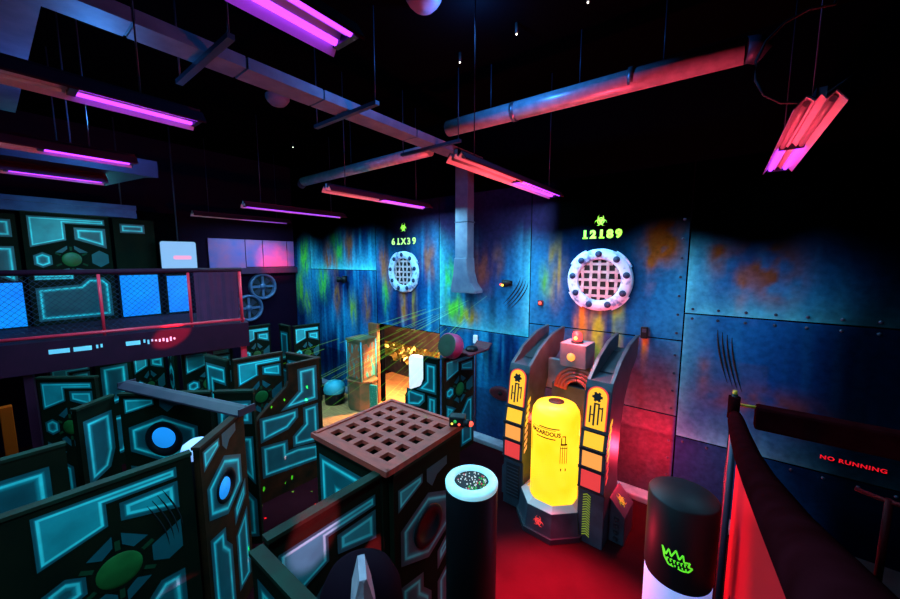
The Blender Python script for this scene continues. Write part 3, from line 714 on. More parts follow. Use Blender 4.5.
# ------------------------------------------------------------------ maze panels
H = 2.13
panel('large front panel with green boss and claw scratches at the lower left', (-3.645, -.14), (-3.60, .965), H, 'boss', scratch=(.80, .86), line=.05, reg=(.115, .95))
panel('diagonal porthole panel with blue disc at the right end of the front panel', (-3.64, 1.04), (-4.18, 1.64), H, 'port', trim='trim_brown', edge='board_brown', discoff=(-.05, .0))
panel('cropped panel with one big trapezoid at the left edge behind the front panel', (-4.72, -.62), (-4.72, .32), H, 'twin')
panel('narrow twin-shape panel left of the round blue porthole', (-5.70, .50), (-5.96, .86), H, 'twin')
panel('porthole panel with round bright blue disc under the violet channel', (-5.95, .90), (-5.12, 1.62), H, 'port', discoff=(.0, .02))
panel('narrow panel with L shape right of the round blue porthole', (-5.08, 1.66), (-4.72, 1.98), H, 'angle')
panel('shadowy panel with green boss under the left end of the platform', (-7.72, .33), (-7.10, .84), H, 'boss', k=.9)
panel('panel with chevron shapes turned beside the brown edged boss panel', (-7.24, 2.26), (-6.53, 2.35), H, 'angle')
panel('middle panel with bright L shape and green boss behind the violet channel', (-6.44, 2.43), (-6.33, 3.22), H, 'boss', edge='board_brown', trim='trim_brown')
SC = [(0, 0), (1, 0), (1, 1), (.50, 1), (.50, .87), (.46, .83), (.06, .66), (.0, .62)]
panel('tall circuit panel with diagonal cut side in the middle of the maze', (-5.52, 2.32), (-5.45, 3.40), H, 'circuit', edge='board_brown', trim='trim_brown', cut=SC)
panel('low frame panel closing the back of the middle maze cell', (-6.33, 3.27), (-5.52, 3.42), H - .03, 'angle', trim='trim_brown')
panel('far panel with green boss in front of the corner of the painted wall', (-8.56, 4.66), (-8.42, 5.32), H, 'boss')
panel('narrow far panel beside the boss panel near the corner', (-9.16, 4.60), (-8.64, 4.58), H, 'twin')
panel('corner panel with bright shapes and green boss below the dark red tray', (-3.94, 4.99), (-3.90, 5.94), 2.0, 'boss', edge='board_brown')
panel('corner panel with S shaped cut side facing the wood floor', (-4.88, 4.92), (-4.02, 4.92), 2.0, 'circuit', cut=[(0, 0), (1, 0), (1, 1), (.58, 1), (.58, .78), (.50, .70), (.10, .62), (.0, .56)])
panel('left face of the lidded crate with L shapes', (-2.97, 1.785), (-2.04, 1.785), 2.12, 'angle')
panel('porthole face of the lidded crate behind the glitter topped column', (-1.97, 1.84), (-1.97, 2.75), 2.12, 'port', disc=False, dv=-.05)
panel('far face of the lidded crate turned towards the doorway', (-2.07, 2.79), (-2.90, 2.79), 2.12, 'dark')
panel('left end of the lidded crate turned towards the circuit panel', (-2.985, 2.75), (-2.985, 1.87), 2.12, 'dark')
panel('foreground enclosure panel lit by a pink spot below the grated lid', (-2.07, .90), (-2.04, 1.76), 2.13, 'boss', line=.05, dv=-.03)
panel('green edged foreground panel running out of the bottom of the picture', (-2.06, .80), (-.95, .80), 2.13, 'angle', line=.055)
# under and behind the raised platform
DH = 2.06
panel('panel top peeking under the platform at its left end', (-8.75, .50), (-8.75, 1.02), DH, 'boss')
panel('twin-shape panel under the platform left of the thin porthole', (-8.72, 1.06), (-8.72, 1.54), DH, 'twin')
panel('panel with green boss under the platform between two narrow ones', (-8.92, 1.58), (-8.92, 2.10), DH, 'boss')
panel('thin pale outlined porthole panel under the platform', (-8.80, 2.12), (-8.42, 2.12), DH, 'port', disc=False)
panel('shaded panel with L shape and green boss under the right half of the platform', (-8.12, 2.16), (-8.02, 3.02), DH, 'boss')
panel('panel with green boss just right of the red platform post', (-9.42, 3.76), (-9.36, 4.46), H, 'boss')

# grated lid on the crate
t = thing('grated_lid', 'brown plywood lid with square holes on top of the crate', 'lid', (-2.485, 2.285, 2.149))
b = MB(); W2 = .507; n = 5; cell = 2 * (W2 - .07) / n; hw = .052
xs = [-W2] + sum([[-W2 + .07 + cell * (i + .5) - hw, -W2 + .07 + cell * (i + .5) + hw] for i in range(n)], []) + [W2]
for j in range(len(xs) - 1):
    if j % 2 == 0: b.box(-W2, W2, xs[j], xs[j + 1], 0, .035, 'lid')
    else:
        for i in range(0, len(xs) - 1, 2): b.box(xs[i], xs[i + 1], xs[j], xs[j + 1], 0, .035, 'lid')
b.build('slab', t)
b = MB()
for s in (-1, 1): b.box(-W2 - .015, W2 + .015, s * W2 - .02, s * W2 + .02, -.0, .048, 'lid'); b.box(s * W2 - .02, s * W2 + .02, -W2, W2, -.0, .048, 'lid')
b.build('edge_frame', t)
t = thing('laser_projector', 'small black laser projector with red and green glow at the lid corner', 'projector', (-1.99, 2.74, 2.20), R(30))
b = MB(); b.box(-.08, .08, -.06, .06, 0, .10, 'gloss_black'); b.build('body', t, .012)
b = MB(); b.tube([(.07, -.05, .05), (.13, -.07, .05)], .035, 'gloss_black', 14); b.ball((.135, -.071, .05), .026, 'ledred'); b.build('lens', t)
b = MB(); b.ball((-.02, -.062, .06), .016, 'speckgreen'); b.ball((.02, -.062, .03), .012, 'ledred'); b.ball((-.05, -.062, .035), .010, 'ledyellow'); split_build(b, 'led', t)

# violet channel across panel tops
t = thing('metal_channel', 'violet grey metal channel lying across the panel tops', 'channel', (-6.16, 1.03, 2.162), math.atan2(.62, 2.24))
b = MB(); prof = [(-.11, 0), (-.11, .02), (-.035, .075), (0, .09), (.035, .075), (.11, .02), (.11, 0)]
b.prism(prof, (0, 0, 0), (0, 1, 0), (0, 0, 1), (2.20, 0, 0), 'purplemetal'); b.build('channel', t)
for x in (2.20, -.02):
    b = MB(); b.box(x, x + .02, -.10, .10, 0, .08, 'purplemetal'); b.build('end_cap', t)

# white topped column behind the front panel
t = thing('round_column', 'black column with glowing blue white dome behind the diagonal porthole panel', 'column', (-4.38, 1.24, 0))
b = MB(); b.lathe([(.001, 0), (.15, 0), (.15, 1.74)], (0, 0, 0), (0, 0, 1), 'gloss_black', 30); b.build('body', t)
b = MB(); b.lathe([(.15, 1.74), (.155, 1.80), (.135, 1.86), (.08, 1.90), (.001, 1.91)], (0, 0, 0), (0, 0, 1), 'whiteblue', 30); b.build('dome', t)

t = thing('slim_post', 'slim orange brown post at the left edge behind the cropped panel', 'post', (-6.6, .02, 0))
b = MB(); b.box(-.05, .05, -.05, .05, 0, 2.12, 'rustpost'); b.build('post', t, .008)
b = MB(); b.box(-.12, .12, -.12, .12, 0, .03, 'black'); b.build('foot', t)

# black domed pillar with pale crest inside the front enclosure
t = thing('domed_pillar', 'black domed pillar with a pale pointed crest inside the foreground enclosure', 'pillar', (-1.50, 1.14, 0))
b = MB(); b.lathe([(.001, 0), (.23, 0), (.235, 1.86), (.222, 1.99), (.18, 2.08), (.10, 2.14), (.001, 2.155)], (0, 0, 0), (0, 0, 1), 'pillar', 36); b.build('body', t)
b = MB(); dx, dy = .82, -.57
px, py = dx * .245, dy * .245
crest = [(-.07, 1.70), (.07, 1.70), (.08, 1.97), (.06, 2.10), (.018, 2.27), (-.018, 2.27), (-.06, 2.10), (-.08, 1.97)]
front = [(a * -dy + px, a * dx + py, z) for a, z in crest]
mid = [(px + dx * .03, py + dy * .03, 1.70), (px + dx * .04, py + dy * .04, 1.97), (px + dx * .005, py + dy * .005, 2.26)]
back = [(x - dx * .16, y - dy * .16, z) for x, y, z in front]
n = 8
b.add(front + back + mid, [(0, 16, 17, 7), (16, 1, 2, 17), (17, 2, 3, 18), (17, 18, 6, 7), (3, 4, 18), (18, 5, 6), (4, 5, 18)] + [(i, (i + 1) % n, n + (i + 1) % n, n + i) for i in range(n)] + [tuple(range(n, 2 * n))], 'pale')
b.build('crest', t)

# drum lamp and tray on the corner panels
t = thing('drum_lamp', 'round magenta rimmed drum with dark green face on the corner panel', 'drum', (-3.86, 5.08, 2.03))
ax = (-.05, -.93, .30)
b = MB(); b.lathe([(.215, -.12), (.23, -.10), (.23, .08), (.205, .11)], (0, 0, .235), ax, 'pinkdrum', 36); b.lathe([(.001, -.12), (.215, -.12)], (0, 0, .235), ax, 'pinkdrum', 36); b.build('shell', t)
b = MB(); b.lathe([(.205, .11), (.17, .115), (.001, .10)], (0, 0, .235), ax, 'drumface', 36); b.build('head', t)
b = MB(); b.box(-.05, .05, -.05, .05, -.0, .06, 'gloss_black'); b.build('foot', t)
t = thing('tray', 'dark red tray with upturned rim on top of the corner panel', 'tray', (-3.80, 5.72, 2.03), R(88))
b = MB(); b.prism([(-.36, 0), (.30, 0), (.44, .12), (.41, .13), (.28, .03), (-.34, .03), (-.46, .10), (-.48, .09)], (0, .18, 0), (1, 0, 0), (0, 0, 1), (0, -.36, 0), 'redcloth'); b.build('body', t)
b = MB(); b.ball((-.02, 0, .06), .12, 'gloss_black', 14, 8, (1.2, 1, .55)); b.build('cover', t)

# ------------------------------------------------------------------ raised platform
a0, a1 = Vector((-8.52, -.6)), Vector((-7.57, 3.12))
dv = (a1 - a0); LL = dv.length; ang = math.atan2(dv.y, dv.x)
t = thing('raised_platform', 'dark raised platform with pale cyan dashes along its edge', 'platform', (a0.x, a0.y, 0), ang)
b = MB(); b.box(0, LL, 0, 2.2, 2.50, 2.58, 'deckdark'); b.build('deck', t)
b = MB(); b.box(0, LL, -.05, 0, 2.10, 2.58, 'deckdark'); b.box(LL, LL + .05, -.05, 2.2, 2.10, 2.58, 'deckdark'); b.build('fascia', t)
b = MB()
def dash(p, q, z0, z1): b.box(p, q, -.056, -.05, z0, z1, 'dash')
xpos = lambda Y: (Y + .6) / (3.72) * LL
for y0, y1 in ((.52, .74), (.78, .98), (1.38, 1.56)): dash(xpos(y0), xpos(y1), 2.38, 2.45)
random.seed(5)
for y0, y1 in ((1.03, 1.12), (1.60, 2.02)):
    y = y0
    while y < y1: dash(xpos(y), xpos(y + .025), 2.37 + random.random() * .04, 2.43 + random.random() * .03); y += .05
split_build(b, 'painted_dash', t)
for s, key in ((.9, 'deckdark'), (LL - .62, 'deckdark'), (LL - .05, 'redsteel')):
    b = MB(); b.box(s - .05, s + .05, .02, .12, 0, 2.50, key); b.build('support_post', t)
t = thing('platform_railing', 'railing with wire mesh and maroon cloth along the raised platform', 'railing', (a0.x, a0.y, 2.58), ang)
b = MB(); b.tube([(0, .06, 1.06), (LL, .06, 1.06)], .045, 'deckdark', 10); b.build('top_rail', t)
b = MB(); b.tube([(0, .06, .06), (LL, .06, .06)], .028, 'redsteel', 8); b.build('bottom_rail', t)
for Y in (-.5, 1.13, 2.28, 3.08):
    b = MB(); b.tube([(xpos(Y), .06, 0), (xpos(Y), .06, 1.06)], .022 if Y < 3 else .03, 'redsteel', 8); b.build('post', t)
b = MB(); zt, zb, s0, s1, sp = 1.02, .08, xpos(-.5), xpos(2.45), .085
k = s0 - 1.
while k < s1:
    for sg in (1, -1):
        # line s = k + (z-zb)*1.1 clipped
        lo, hi = (k, zb), (k + (zt - zb) * 1., zt)
        pts = []
        for (s, z) in (lo, hi):
            pts.append((s, z))
        (p, zp), (q, zq) = pts
        if p < s0: zp += (s0 - p); p = s0
        if q > s1: zq -= (q - s1); q = s1
        if q > p:
            if sg < 0: zp, zq = zt + zb - zp, zt + zb - zq
            b.tube([(p, .06, zp), (q, .06, zq)], .0024, 'wire', 4, False, False)
    k += sp
b.build('wire_mesh', t)
b = MB(); s0, s1 = xpos(2.36), xpos(3.04)
nx = 26; vs = []
for i in range(nx + 1):
    s = s0 + (s1 - s0) * i / nx
    for z in (.10, 1.02): vs.append((s, .02 + .008 * math.sin(i * 1.3) + .01 * math.sin(i * .5 + z), z))
vs += [(v[0], v[1] + .012, v[2]) for v in vs]
m0 = 2 * (nx + 1)
b.add(vs, [(2 * i, 2 * i + 2, 2 * i + 3, 2 * i + 1) for i in range(nx)] + [(m0 + 2 * i, m0 + 2 * i + 1, m0 + 2 * i + 3, m0 + 2 * i + 2) for i in range(nx)] + [(2 * i + 1, 2 * i + 3, m0 + 2 * i + 3, m0 + 2 * i + 1) for i in range(nx)], 'maroon'); b.build('cloth_panel', t)

# back wall of the platform
MX = -10.2; ZD = 2.58
G2 = 'painted and backlit boards on the raised platform'
def backlit(y0, y1, ztop, zlow, lab, top=True, pat='dark'):
    t = thing('backlit_board', lab, 'board', (MX, y0, ZD), R(90), G2)
    w = y1 - y0
    b = MB(); b.box(0, w, 0, .05, 0, ztop - ZD, 'board')
    if top:
        for g in PAT[pat]['glow']: glow_shape(b, [(a * w, c * (ztop - ZD)) for a, c in g], -.004, .04)
    b.build('board', t)
    b = MB(); b.box(.02, w - .02, -.02, 0, .03, zlow - ZD, 'bluelit'); b.build('backlit_sheet', t)
    b = MB(); b.box(0, w, -.024, 0, zlow - ZD, zlow - ZD + .03, 'deckdark'); b.build('top_bar', t)
backlit(-.55, .44, 4.66, 3.42, 'blue backlit board at the left edge of the platform', True, 'angle')
backlit(1.74, 2.42, 4.70, 3.50, 'blue backlit board with small cyan square between boss panel and screen')
backlit(2.55, 2.98, 3.52, 3.46, 'narrow blue backlit board below the pale screen', False)
panel('tall panel with green boss and stepped shapes on the raised platform', (MX, .50), (MX, 1.68), 2.12, 'mezz', ZD, G2, line=.05)
b = MB(); b.box(MX - .22, MX - .10, -2., 2.9, 2.58, 4.9, 'wallblack'); struct(b.build('wall_platform'), 'black partition behind the boards on the platform')
t = thing('header_beam', 'blue ribbed header beam above the platform boards', 'beam', (MX + .02, -.6, 4.72))
b = MB()
for i, (y, z0, z1) in enumerate(((.05, 0, .09), (.02, .09, .17), (.06, .17, .26))): b.box(-.1, y + .04, 0, 2.72, z0, z1, 'header')
b.build('beam', t)
for y in (.2, 2.5):
    b = MB(); b.tube([(0, y, .26), (0, y, ZC - 4.72)], .012, 'darkmetal', 6); b.build('hanger', t)
t = thing('hanging_screen', 'pale blue glowing screen with a pink smear hanging above the railing', 'screen', (-9.9, 2.76, 3.60), R(78))
def rr(w, h, r, n=5):
    p = []
    for cx, cy, a in ((w - r, r, -90), (w - r, h - r, 0), (-w + r, h - r, 90), (-w + r, r, 180)):
        for i in range(n + 1): p.append((cx + r * math.cos(R(a + 90 * i / n)), cy + r * math.sin(R(a + 90 * i / n))))
    return p
b = MB(); b.prism(rr(.34, .66, .05), (0, 0, 0), (1, 0, 0), (0, 0, 1), (0, .08, 0), 'gloss_black'); b.build('housing', t)
b = MB(); b.prism(rr(.325, .63, .045), (0, 0, .015), (1, 0, 0), (0, 0, 1), (0, -.012, 0), 'screen'); b.build('display', t)
b = MB(); b.prism(rr(.17, .09, .04), (.06, -.012, .24), (1, 0, 0), (0, 0, 1), (0, -.004, 0), 'screenpink'); b.build('pink_smear', t)
b = MB(); b.tube([(0, .04, .66), (0, .04, ZC - 3.60)], .016, 'darkmetal', 6); b.build('hanging_pole', t)

# pink mural boards and fans on the far wall
for (y0, y1, z0, lab) in ((3.78, 4.72, 3.50, 'pink mural board left of the red glow on the far wall'), (4.74, 5.22, 3.62, 'narrow pink mural board beside the red glow on the far wall'), (5.24, 5.98, 3.62, 'blue mural board with the red glow on the far wall'), (6.0, 6.22, 3.62, 'grey lilac strip of mural board in the far corner')):
    b = MB(); b.box(XL + .004, XL + .05, y0, y1, z0, 4.42, 'pinkwall'); tag(b.build('mural_board', None, .006), lab, 'board', 'mural boards high on the far wall')
b = MB(); b.box(XL, XL + .22, 4.40, 6.22, 3.42, 3.60, 'maroon'); tag(b.build('wall_shelf', None, .01), 'dark red ledge under the mural boards', 'shelf')
for (y, z, lab) in ((5.16, 3.02, 'upper round grey fan on the far purple wall'), (4.72, 2.40, 'lower round grey fan half hidden by the railing post')):
    t = thing('wall_fan', lab, 'fan', (XL, y, z), 0, 'round fans on the far wall')
    b = MB(); b.lathe([(.40, 0), (.40, .12), (.37, .15), (.33, .12), (.32, .02)], (0, 0, 0), (1, 0, 0), 'fan', 36); b.build('ring', t)
    b = MB(); b.lathe([(.32, .02), (.001, .02)], (0, 0, 0), (1, 0, 0), 'black', 30); b.build('recess', t)
    b = MB(); b.box(.05, .08, -.33, .33, -.035, .035, 'fan'); b.box(.052, .082, -.035, .035, -.33, .33, 'fan'); b.build('cross_bar', t)
    b = MB(); b.lathe([(.09, .05), (.09, .10), (.001, .11)], (0, 0, 0), (1, 0, 0), 'fan', 18); b.build('hub', t)
    b = MB()
    for k in range(4):
        a = R(20 + 90 * k)
        p = [(math.cos(a) * .08, math.sin(a) * .08), (math.cos(a + .2) * .30, math.sin(a + .2) * .30), (math.cos(a + .8) * .30, math.sin(a + .8) * .30), (math.cos(a + .7) * .08, math.sin(a + .7) * .08)]
        b.prism(p, (.03, 0, 0), (0, 1, 0), (0, 0, 1), (.012, 0, 0), 'darkmetal')
    b.build('blades', t)

# ------------------------------------------------------------------ ducts
t = thing('rectangular_duct', 'long pale rectangular duct running over the maze to the wall', 'duct', (-3.98, 0, 5.70))
b = MB()
ys = [-2.4, .9, 1.75, 2.6, 4.2, 6.1]
for y0, y1 in zip(ys[:-1], ys[1:]):
    b.box(-.15, .15, y0 + .012, y1 - .012, 0, .11, 'paleduct'); b.box(-.14, .14, y0 - .012, y0 + .012, .01, .10, 'darkmetal')
b.build('duct_run', t)
for y in (1.42, 3.0, 4.68):
    s = MB(); s.box(-.66, .62, y - .03, y + .03, -.045, -.0, 'darkmetal'); s.build('strut', t)
    s = MB(); s.tube([(-.62, y, -.02), (-.62, y, ZC - 5.70)], .008, 'darkmetal', 5); s.tube([(.58, y, -.02), (.58, y, ZC - 5.70)], .008, 'darkmetal', 5); split_build(s, 'hanger_rod', t)
t = thing('drop_duct', 'pale drop duct with flared hood on the painted wall', 'duct', (-4.18, 5.98, 3.15))
b = MB(); b.box(-.15, .15, -.12, .11, .72, 2.54, 'paleduct'); b.box(-.16, .16, -.13, .14, 1.42, 1.45, 'darkmetal'); b.build('drop', t, .008)
p = [(-.15, .72), (.15, .72), (.17, .45), (.24, .22), (.36, .08), (.36, .02), (-.22, .02), (-.24, .10), (-.18, .40)]
b = MB(); b.prism(p, (0, .13, 0), (1, 0, 0), (0, 0, 1), (0, -.28, 0), 'paleduct'); b.build('hood', t, .008)
t = thing('round_duct', 'long round galvanised duct crossing above the rectangular duct', 'duct', (0, 4.9, 5.95))
b = MB(); b.tube([(-3.76, 0, .05), (.04, 0, .0)], .125, 'galv', 24); b.build('pipe', t)
b = MB()
for x in (-2.55, -1.0): b.tube([(x - .03, 0, .03), (x + .03, 0, .03)], .135, 'steel', 24)
split_build(b, 'coupling', t)
for x in (-2.95, -1.62, -.68):
    s = MB(); s.tube([(x, 0, .14), (x, 0, ZC - 5.95)], .008, 'darkmetal', 5); split_build(s, 'hanger_rod', t)
b = MB(); b.tube([(.04, 0, 0), (.12, .02, -.0), (.20, .05, -.06)], [.125, .13, .10], 'darkmetal', 20); b.build('end_damper', t)
t = thing('branch_duct', 'round galvanised duct continuing towards the far wall beyond the rectangular duct', 'duct', (-8.35, 4.98, 5.74))
b = MB(); b.tube([(0, 0, 0), (4.12, 0, .02)], .105, 'galv', 22); b.build('pipe', t)
b = MB(); b.tube([(-.10, 0, -.08), (-.02, 0, -.02), (.03, 0, 0)], [.09, .11, .11], 'darkmetal', 18); b.build('end_cap', t)
s = MB(); s.tube([(1.9, 0, .11), (1.9, 0, ZC - 5.74)], .008, 'darkmetal', 5); split_build(s, 'hanger_rod', t)
t = thing('side_duct', 'dark blue duct entering the picture at the upper left corner', 'duct', (-4.18, .30, 5.72))
b = MB(); b.box(-3.2, .04, -.14, .14, 0, .11, 'paleduct'); b.box(-1.55, -1.5, -.15, .15, -.01, .12, 'darkmetal'); b.build('duct_run', t)
b = MB(); b.tube([(-1.6, 0, .11), (-1.6, 0, ZC - 5.72)], .01, 'darkmetal', 5); b.build('hanger_rod', t)
t = thing('flat_duct', 'wide blue duct ending in a wedge between the left hanging lights', 'duct', (-7.0, 0, 4.985))
b = MB(); b.prism([(-.75, -2.), (.62, -2.), (.62, 1.05), (.60, 1.62), (.45, 1.50), (-.75, 1.28)], (0, 0, 0), (1, 0, 0), (0, 1, 0), (0, 0, .22), 'darkduct'); b.build('duct_run', t)
for x, y in ((-.6, .8), (.5, .8)):
    s = MB(); s.tube([(x, y, .22), (x, y, ZC - 4.98)], .008, 'darkmetal', 5); split_build(s, 'hanger_rod', t)

# ------------------------------------------------------------------ hanging black lights
GF = 'hanging black light fittings'
def fixture(x, y0, y1, lit0, lit1, lab, z=4.90, energy=16., colr=(.22, .72, 1.), w=.13, wires=True, tilt=0):
    t = thing('hanging_light', lab, 'light', (x, y0, z), 0, GF)
    L = y1 - y0
    prof = [(-w, -.02), (-w * .55, .055), (-w * .22, .015), (0, .055), (w * .22, .015), (w * .55, .055), (w, -.02), (w, -.012), (w * .55, .068), (w * .2, .03), (w * .2, .10), (-w * .2, .10), (-w * .2, .03), (-w * .55, .068), (-w, -.012)]
    b = MB(); b.prism(prof, (0, 0, 0), (1, 0, 0), (0, 0, 1), (0, L, 0), 'reflector'); b.build('reflector', t)
    b = MB(); top_ = prof[6:15]
    b.prism(top_ + [(p[0] * 1.02, p[1] + .006) for p in top_[::-1]], (0, -.006, 0), (1, 0, 0), (0, 0, 1), (0, L + .012, 0), 'housing'); b.build('housing', t)
    for s in (-1, 1):
        b = MB()
        if lit1 > lit0: b.tube([(s * w * .5, lit0 - y0, .022), (s * w * .5, lit1 - y0, .022)], .021, 'tube', 10); b.build('lit_tube', t)
        b = MB()
        if lit0 - y0 > .1: b.tube([(s * w * .5, .04, .022), (s * w * .5, lit0 - y0 - .05, .022)], .021, 'tubeoff', 10)
        if y1 - lit1 > .1: b.tube([(s * w * .5, lit1 - y0 + .05, .022), (s * w * .5, L - .04, .022)], .021, 'tubeoff', 10)
        if b.v: b.build('unlit_tube', t)
    for ya, yb in ((lit0 - y0 - .03, lit0 - y0 + .01), (L - .03, L)):
        b = MB(); b.box(-w * .7, w * .7, ya, yb, -.0, .05, 'darkmetal'); b.build('lamp_holder', t)
    for y in (.35, L - .35) if wires else ():
        b = MB(); b.tube([(0, y, .10), (0, y, ZC - z)], .006, 'darkmetal', 5); b.build('hanging_wire', t)
    if energy:
        ld = bpy.data.lights.new('black_light_tube', 'AREA'); ld.shape = 'RECTANGLE'; ld.size = w * 1.6; ld.size_y = lit1 - lit0; ld.energy = energy; ld.color = colr
        lo = bpy.data.objects.new('black_light_tube', ld); col.objects.link(lo); lo.parent = t; lo.location = (0, (lit0 + lit1) / 2 - y0, -.03 if tilt == 0 else -.07); lo.rotation_euler = (R(-tilt), 0, 0)
    return t
EN = 165
fixture(-1.55, -1.2, 1.20, -1.1, 1.17, 'nearest hanging black light at the top, tubes lit to its end', energy=EN * .9, w=.12)
fixture(-3.36, -1.35, 1.14, .46, 1.11, 'hanging black light at upper left with the longest lit tube', energy=EN * .28)
fixture(-5.32, -1.3, 1.14, .46, 1.11, 'second hanging black light down the left edge', energy=EN * .7)
fixture(-6.72, -1.3, 1.12, .28, 1.09, 'third hanging black light down the left edge under the wide blue duct', energy=EN * .5, z=4.875, wires=False)
fixture(-10.15, 3.16, 5.55, 4.3, 5.5, 'faint far hanging black light above the pale screen', energy=EN * .35)
fixture(-7.70, 3.28, 5.66, 3.35, 5.6, 'hanging black light above the far corner panels', energy=EN * 1.0)
fixture(-4.92, 3.32, 5.70, 4.48, 5.66, 'hanging black light above the doorway with reddish unlit half', energy=EN)
fixture(-2.32, 3.15, 6.05, 4.60, 6.0, 'hanging black light right of the drop duct with reddish unlit half', energy=EN * .9)
cord_owner = fixture(.46, 3.55, 5.95, 4.85, 5.9, 'hanging black light on its own at the upper right', energy=EN * .2, w=.13)

# ceiling bits
for (x, y, lab) in ((-2.81, 3.21, 'round dome on the ceiling at the top centre'), (-6.54, 3.48, 'round dome on the ceiling beyond the rectangular duct')):
    t = thing('ceiling_dome', lab, 'ceiling dome', (x, y, ZC), 0, 'round domes on the ceiling')
    b = MB(); b.lathe([(.20, 0), (.20, -.05), (.17, -.10)], (0, 0, 0), (0, 0, 1), 'domegrey', 30); b.build('housing', t)
    b = MB(); b.lathe([(.17, -.10), (.12, -.15), (.001, -.17)], (0, 0, 0), (0, 0, 1), 'domegrey', 30); b.build('cover', t)
for (x, y, lab) in ((-3.15, 4.37, 'tiny warm star light on the ceiling left of the highest one'), (-2.22, 4.28, 'tiny warm star light on the ceiling above the round duct'), (-8.69, 4.96, 'tiny star light on the ceiling near the far end of the round duct'), (-1.35, 4.25, 'tiny star light at the very top of the picture')):
    t = thing('star_light', lab, 'light', (x, y, ZC), 0, 'tiny star lights on the ceiling')
    b = MB(); b.tube([(0, 0, 0), (0, 0, -.12)], .02, 'black', 8); b.build('socket', t)
    b = MB(); b.ball((0, 0, -.13), .010, 'led', 8, 6); b.build('bulb', t)
b = MB(); pts = [(.40, 4.3, 5.06)] + [(.40 + .30 * math.cos(a), 3.75, 5.30 + .32 * math.sin(a)) for a in [R(-40 - 25 * i) for i in range(11)]] + [(.6, 3.9, 6.0), (.62, 3.9, ZC)]
b.tube(pts, .010, 'black', 6); b.build('power_cord', cord_owner, loc=(-.46, -3.55, -4.90))

# ------------------------------------------------------------------ glowing machine
mx, my, mrz = -1.76, 4.84, R(-3)
t = thing('energy_machine', 'blue grey machine with two curved pylons around a glowing yellow tank', 'machine', (mx, my, 0), mrz)
oct_ = lambda r, sx=1.: [(r * sx * math.cos(R(22.5 + 45 * i)), r * math.sin(R(22.5 + 45 * i))) for i in range(8)]
b = MB(); b.prism([(x, y) for x, y in oct_(.56, .95)], (0, 0, 0), (1, 0, 0), (0, 1, 0), (0, 0, .08), 'machdark')
A, B_ = oct_(.53, .95), oct_(.49, .95)
n = 8
vs = [(x, y, .08) for x, y in A] + [(x, y, .40) for x, y in B_] + [(x * .80, y * .80, .46) for x, y in B_] + [(x * .8, y * .8, .42) for x, y in B_]
b.add(vs, [(i, (i + 1) % n, n + (i + 1) % n, n + i) for i in range(n)], 'machine')
b.add(vs, [(r * n + i, r * n + (i + 1) % n, (r + 1) * n + (i + 1) % n, (r + 1) * n + i) for r in (1, 2) for i in range(n)] + [tuple(3 * n + i for i in range(n))], 'machrim')
b.build('base', t, .006)
# biohazard on the front facet
b = MB()
p5, p6 = Vector((*oct_(.54, .95)[5], .24)), Vector((*oct_(.54, .95)[4], .24))
fa = Vector((*A[6], 0)); fb = Vector((*A[5], 0))
c = (Vector((*oct_(.512, .95)[6], .23)) + Vector((*oct_(.512, .95)[5], .23))) / 2
u = (fa - fb).normalized(); nn = Vector((u.y, -u.x, 0))
biohazard(b, c + nn * .004, u, (0, 0, 1), nn * .006, .085, 'red'); b.build('biohazard_emblem', t)
# tank
b = MB(); b.lathe([(.001, .42), (.335, .42), (.337, 1.60), (.322, 1.70), (.28, 1.77), (.20, 1.805), (.11, 1.81)], (0, 0, 0), (0, 0, 1), 'tank', 48); tank = b.build('tank', t)
b = MB(); b.lathe([(.112, 1.808), (.11, 1.82), (.001, 1.82)], (0, 0, 0), (0, 0, 1), 'ink', 24); b.build('tank_plug', tank)
def on_tank(pts2, fs, key, zc, a0, mb, r=.3385):
    vs = []
    for x, y, z in pts2:
        a = a0 + x / r; vs.append((math.sin(a) * (r + z), -math.cos(a) * (r + z), zc + y))
    mb.add(vs, fs, key)
b = MB(); camang = R(13)
vs, fs = text_poly('HAZARDOUS', .082, .002, .92, .002); on_tank([(v[0], v[1], v[2] + .002) for v in vs], fs, 'ink', 1.46, camang - .28, b)
def bar(x0, x1, z0, z1):
    k = 6
    for i in range(k):
        xa, xb = x0 + (x1 - x0) * i / k, x0 + (x1 - x0) * (i + 1) / k
        on_tank([(xa, z0, .001), (xb, z0, .001), (xb, z1, .001), (xa, z1, .001)], [(0, 1, 2, 3)], 'ink', 0, camang - .28, b)
bar(-.08, .21, 1.535, 1.55); bar(-.22, .16, 1.515, 1.522); bar(-.12, .16, 1.385, 1.400)
bar(.25, .30, 1.44, 1.455); bar(.288, .30, 1.345, 1.455); bar(.235, .248, 1.345, 1.43); bar(.23, .32, 1.32, 1.345); bar(.225, .325, 1.275, 1.285)
for x in (.225, .255, .285, .315): bar(x, x + .008, 1.06, 1.31)
bar(.235, .25, .95, .99); bar(.298, .313, .95, .99)
bar(-.27, -.258, 1.10, 1.42); bar(-.24, -.232, 1.10, 1.40)
b.build('tank_lettering', tank)

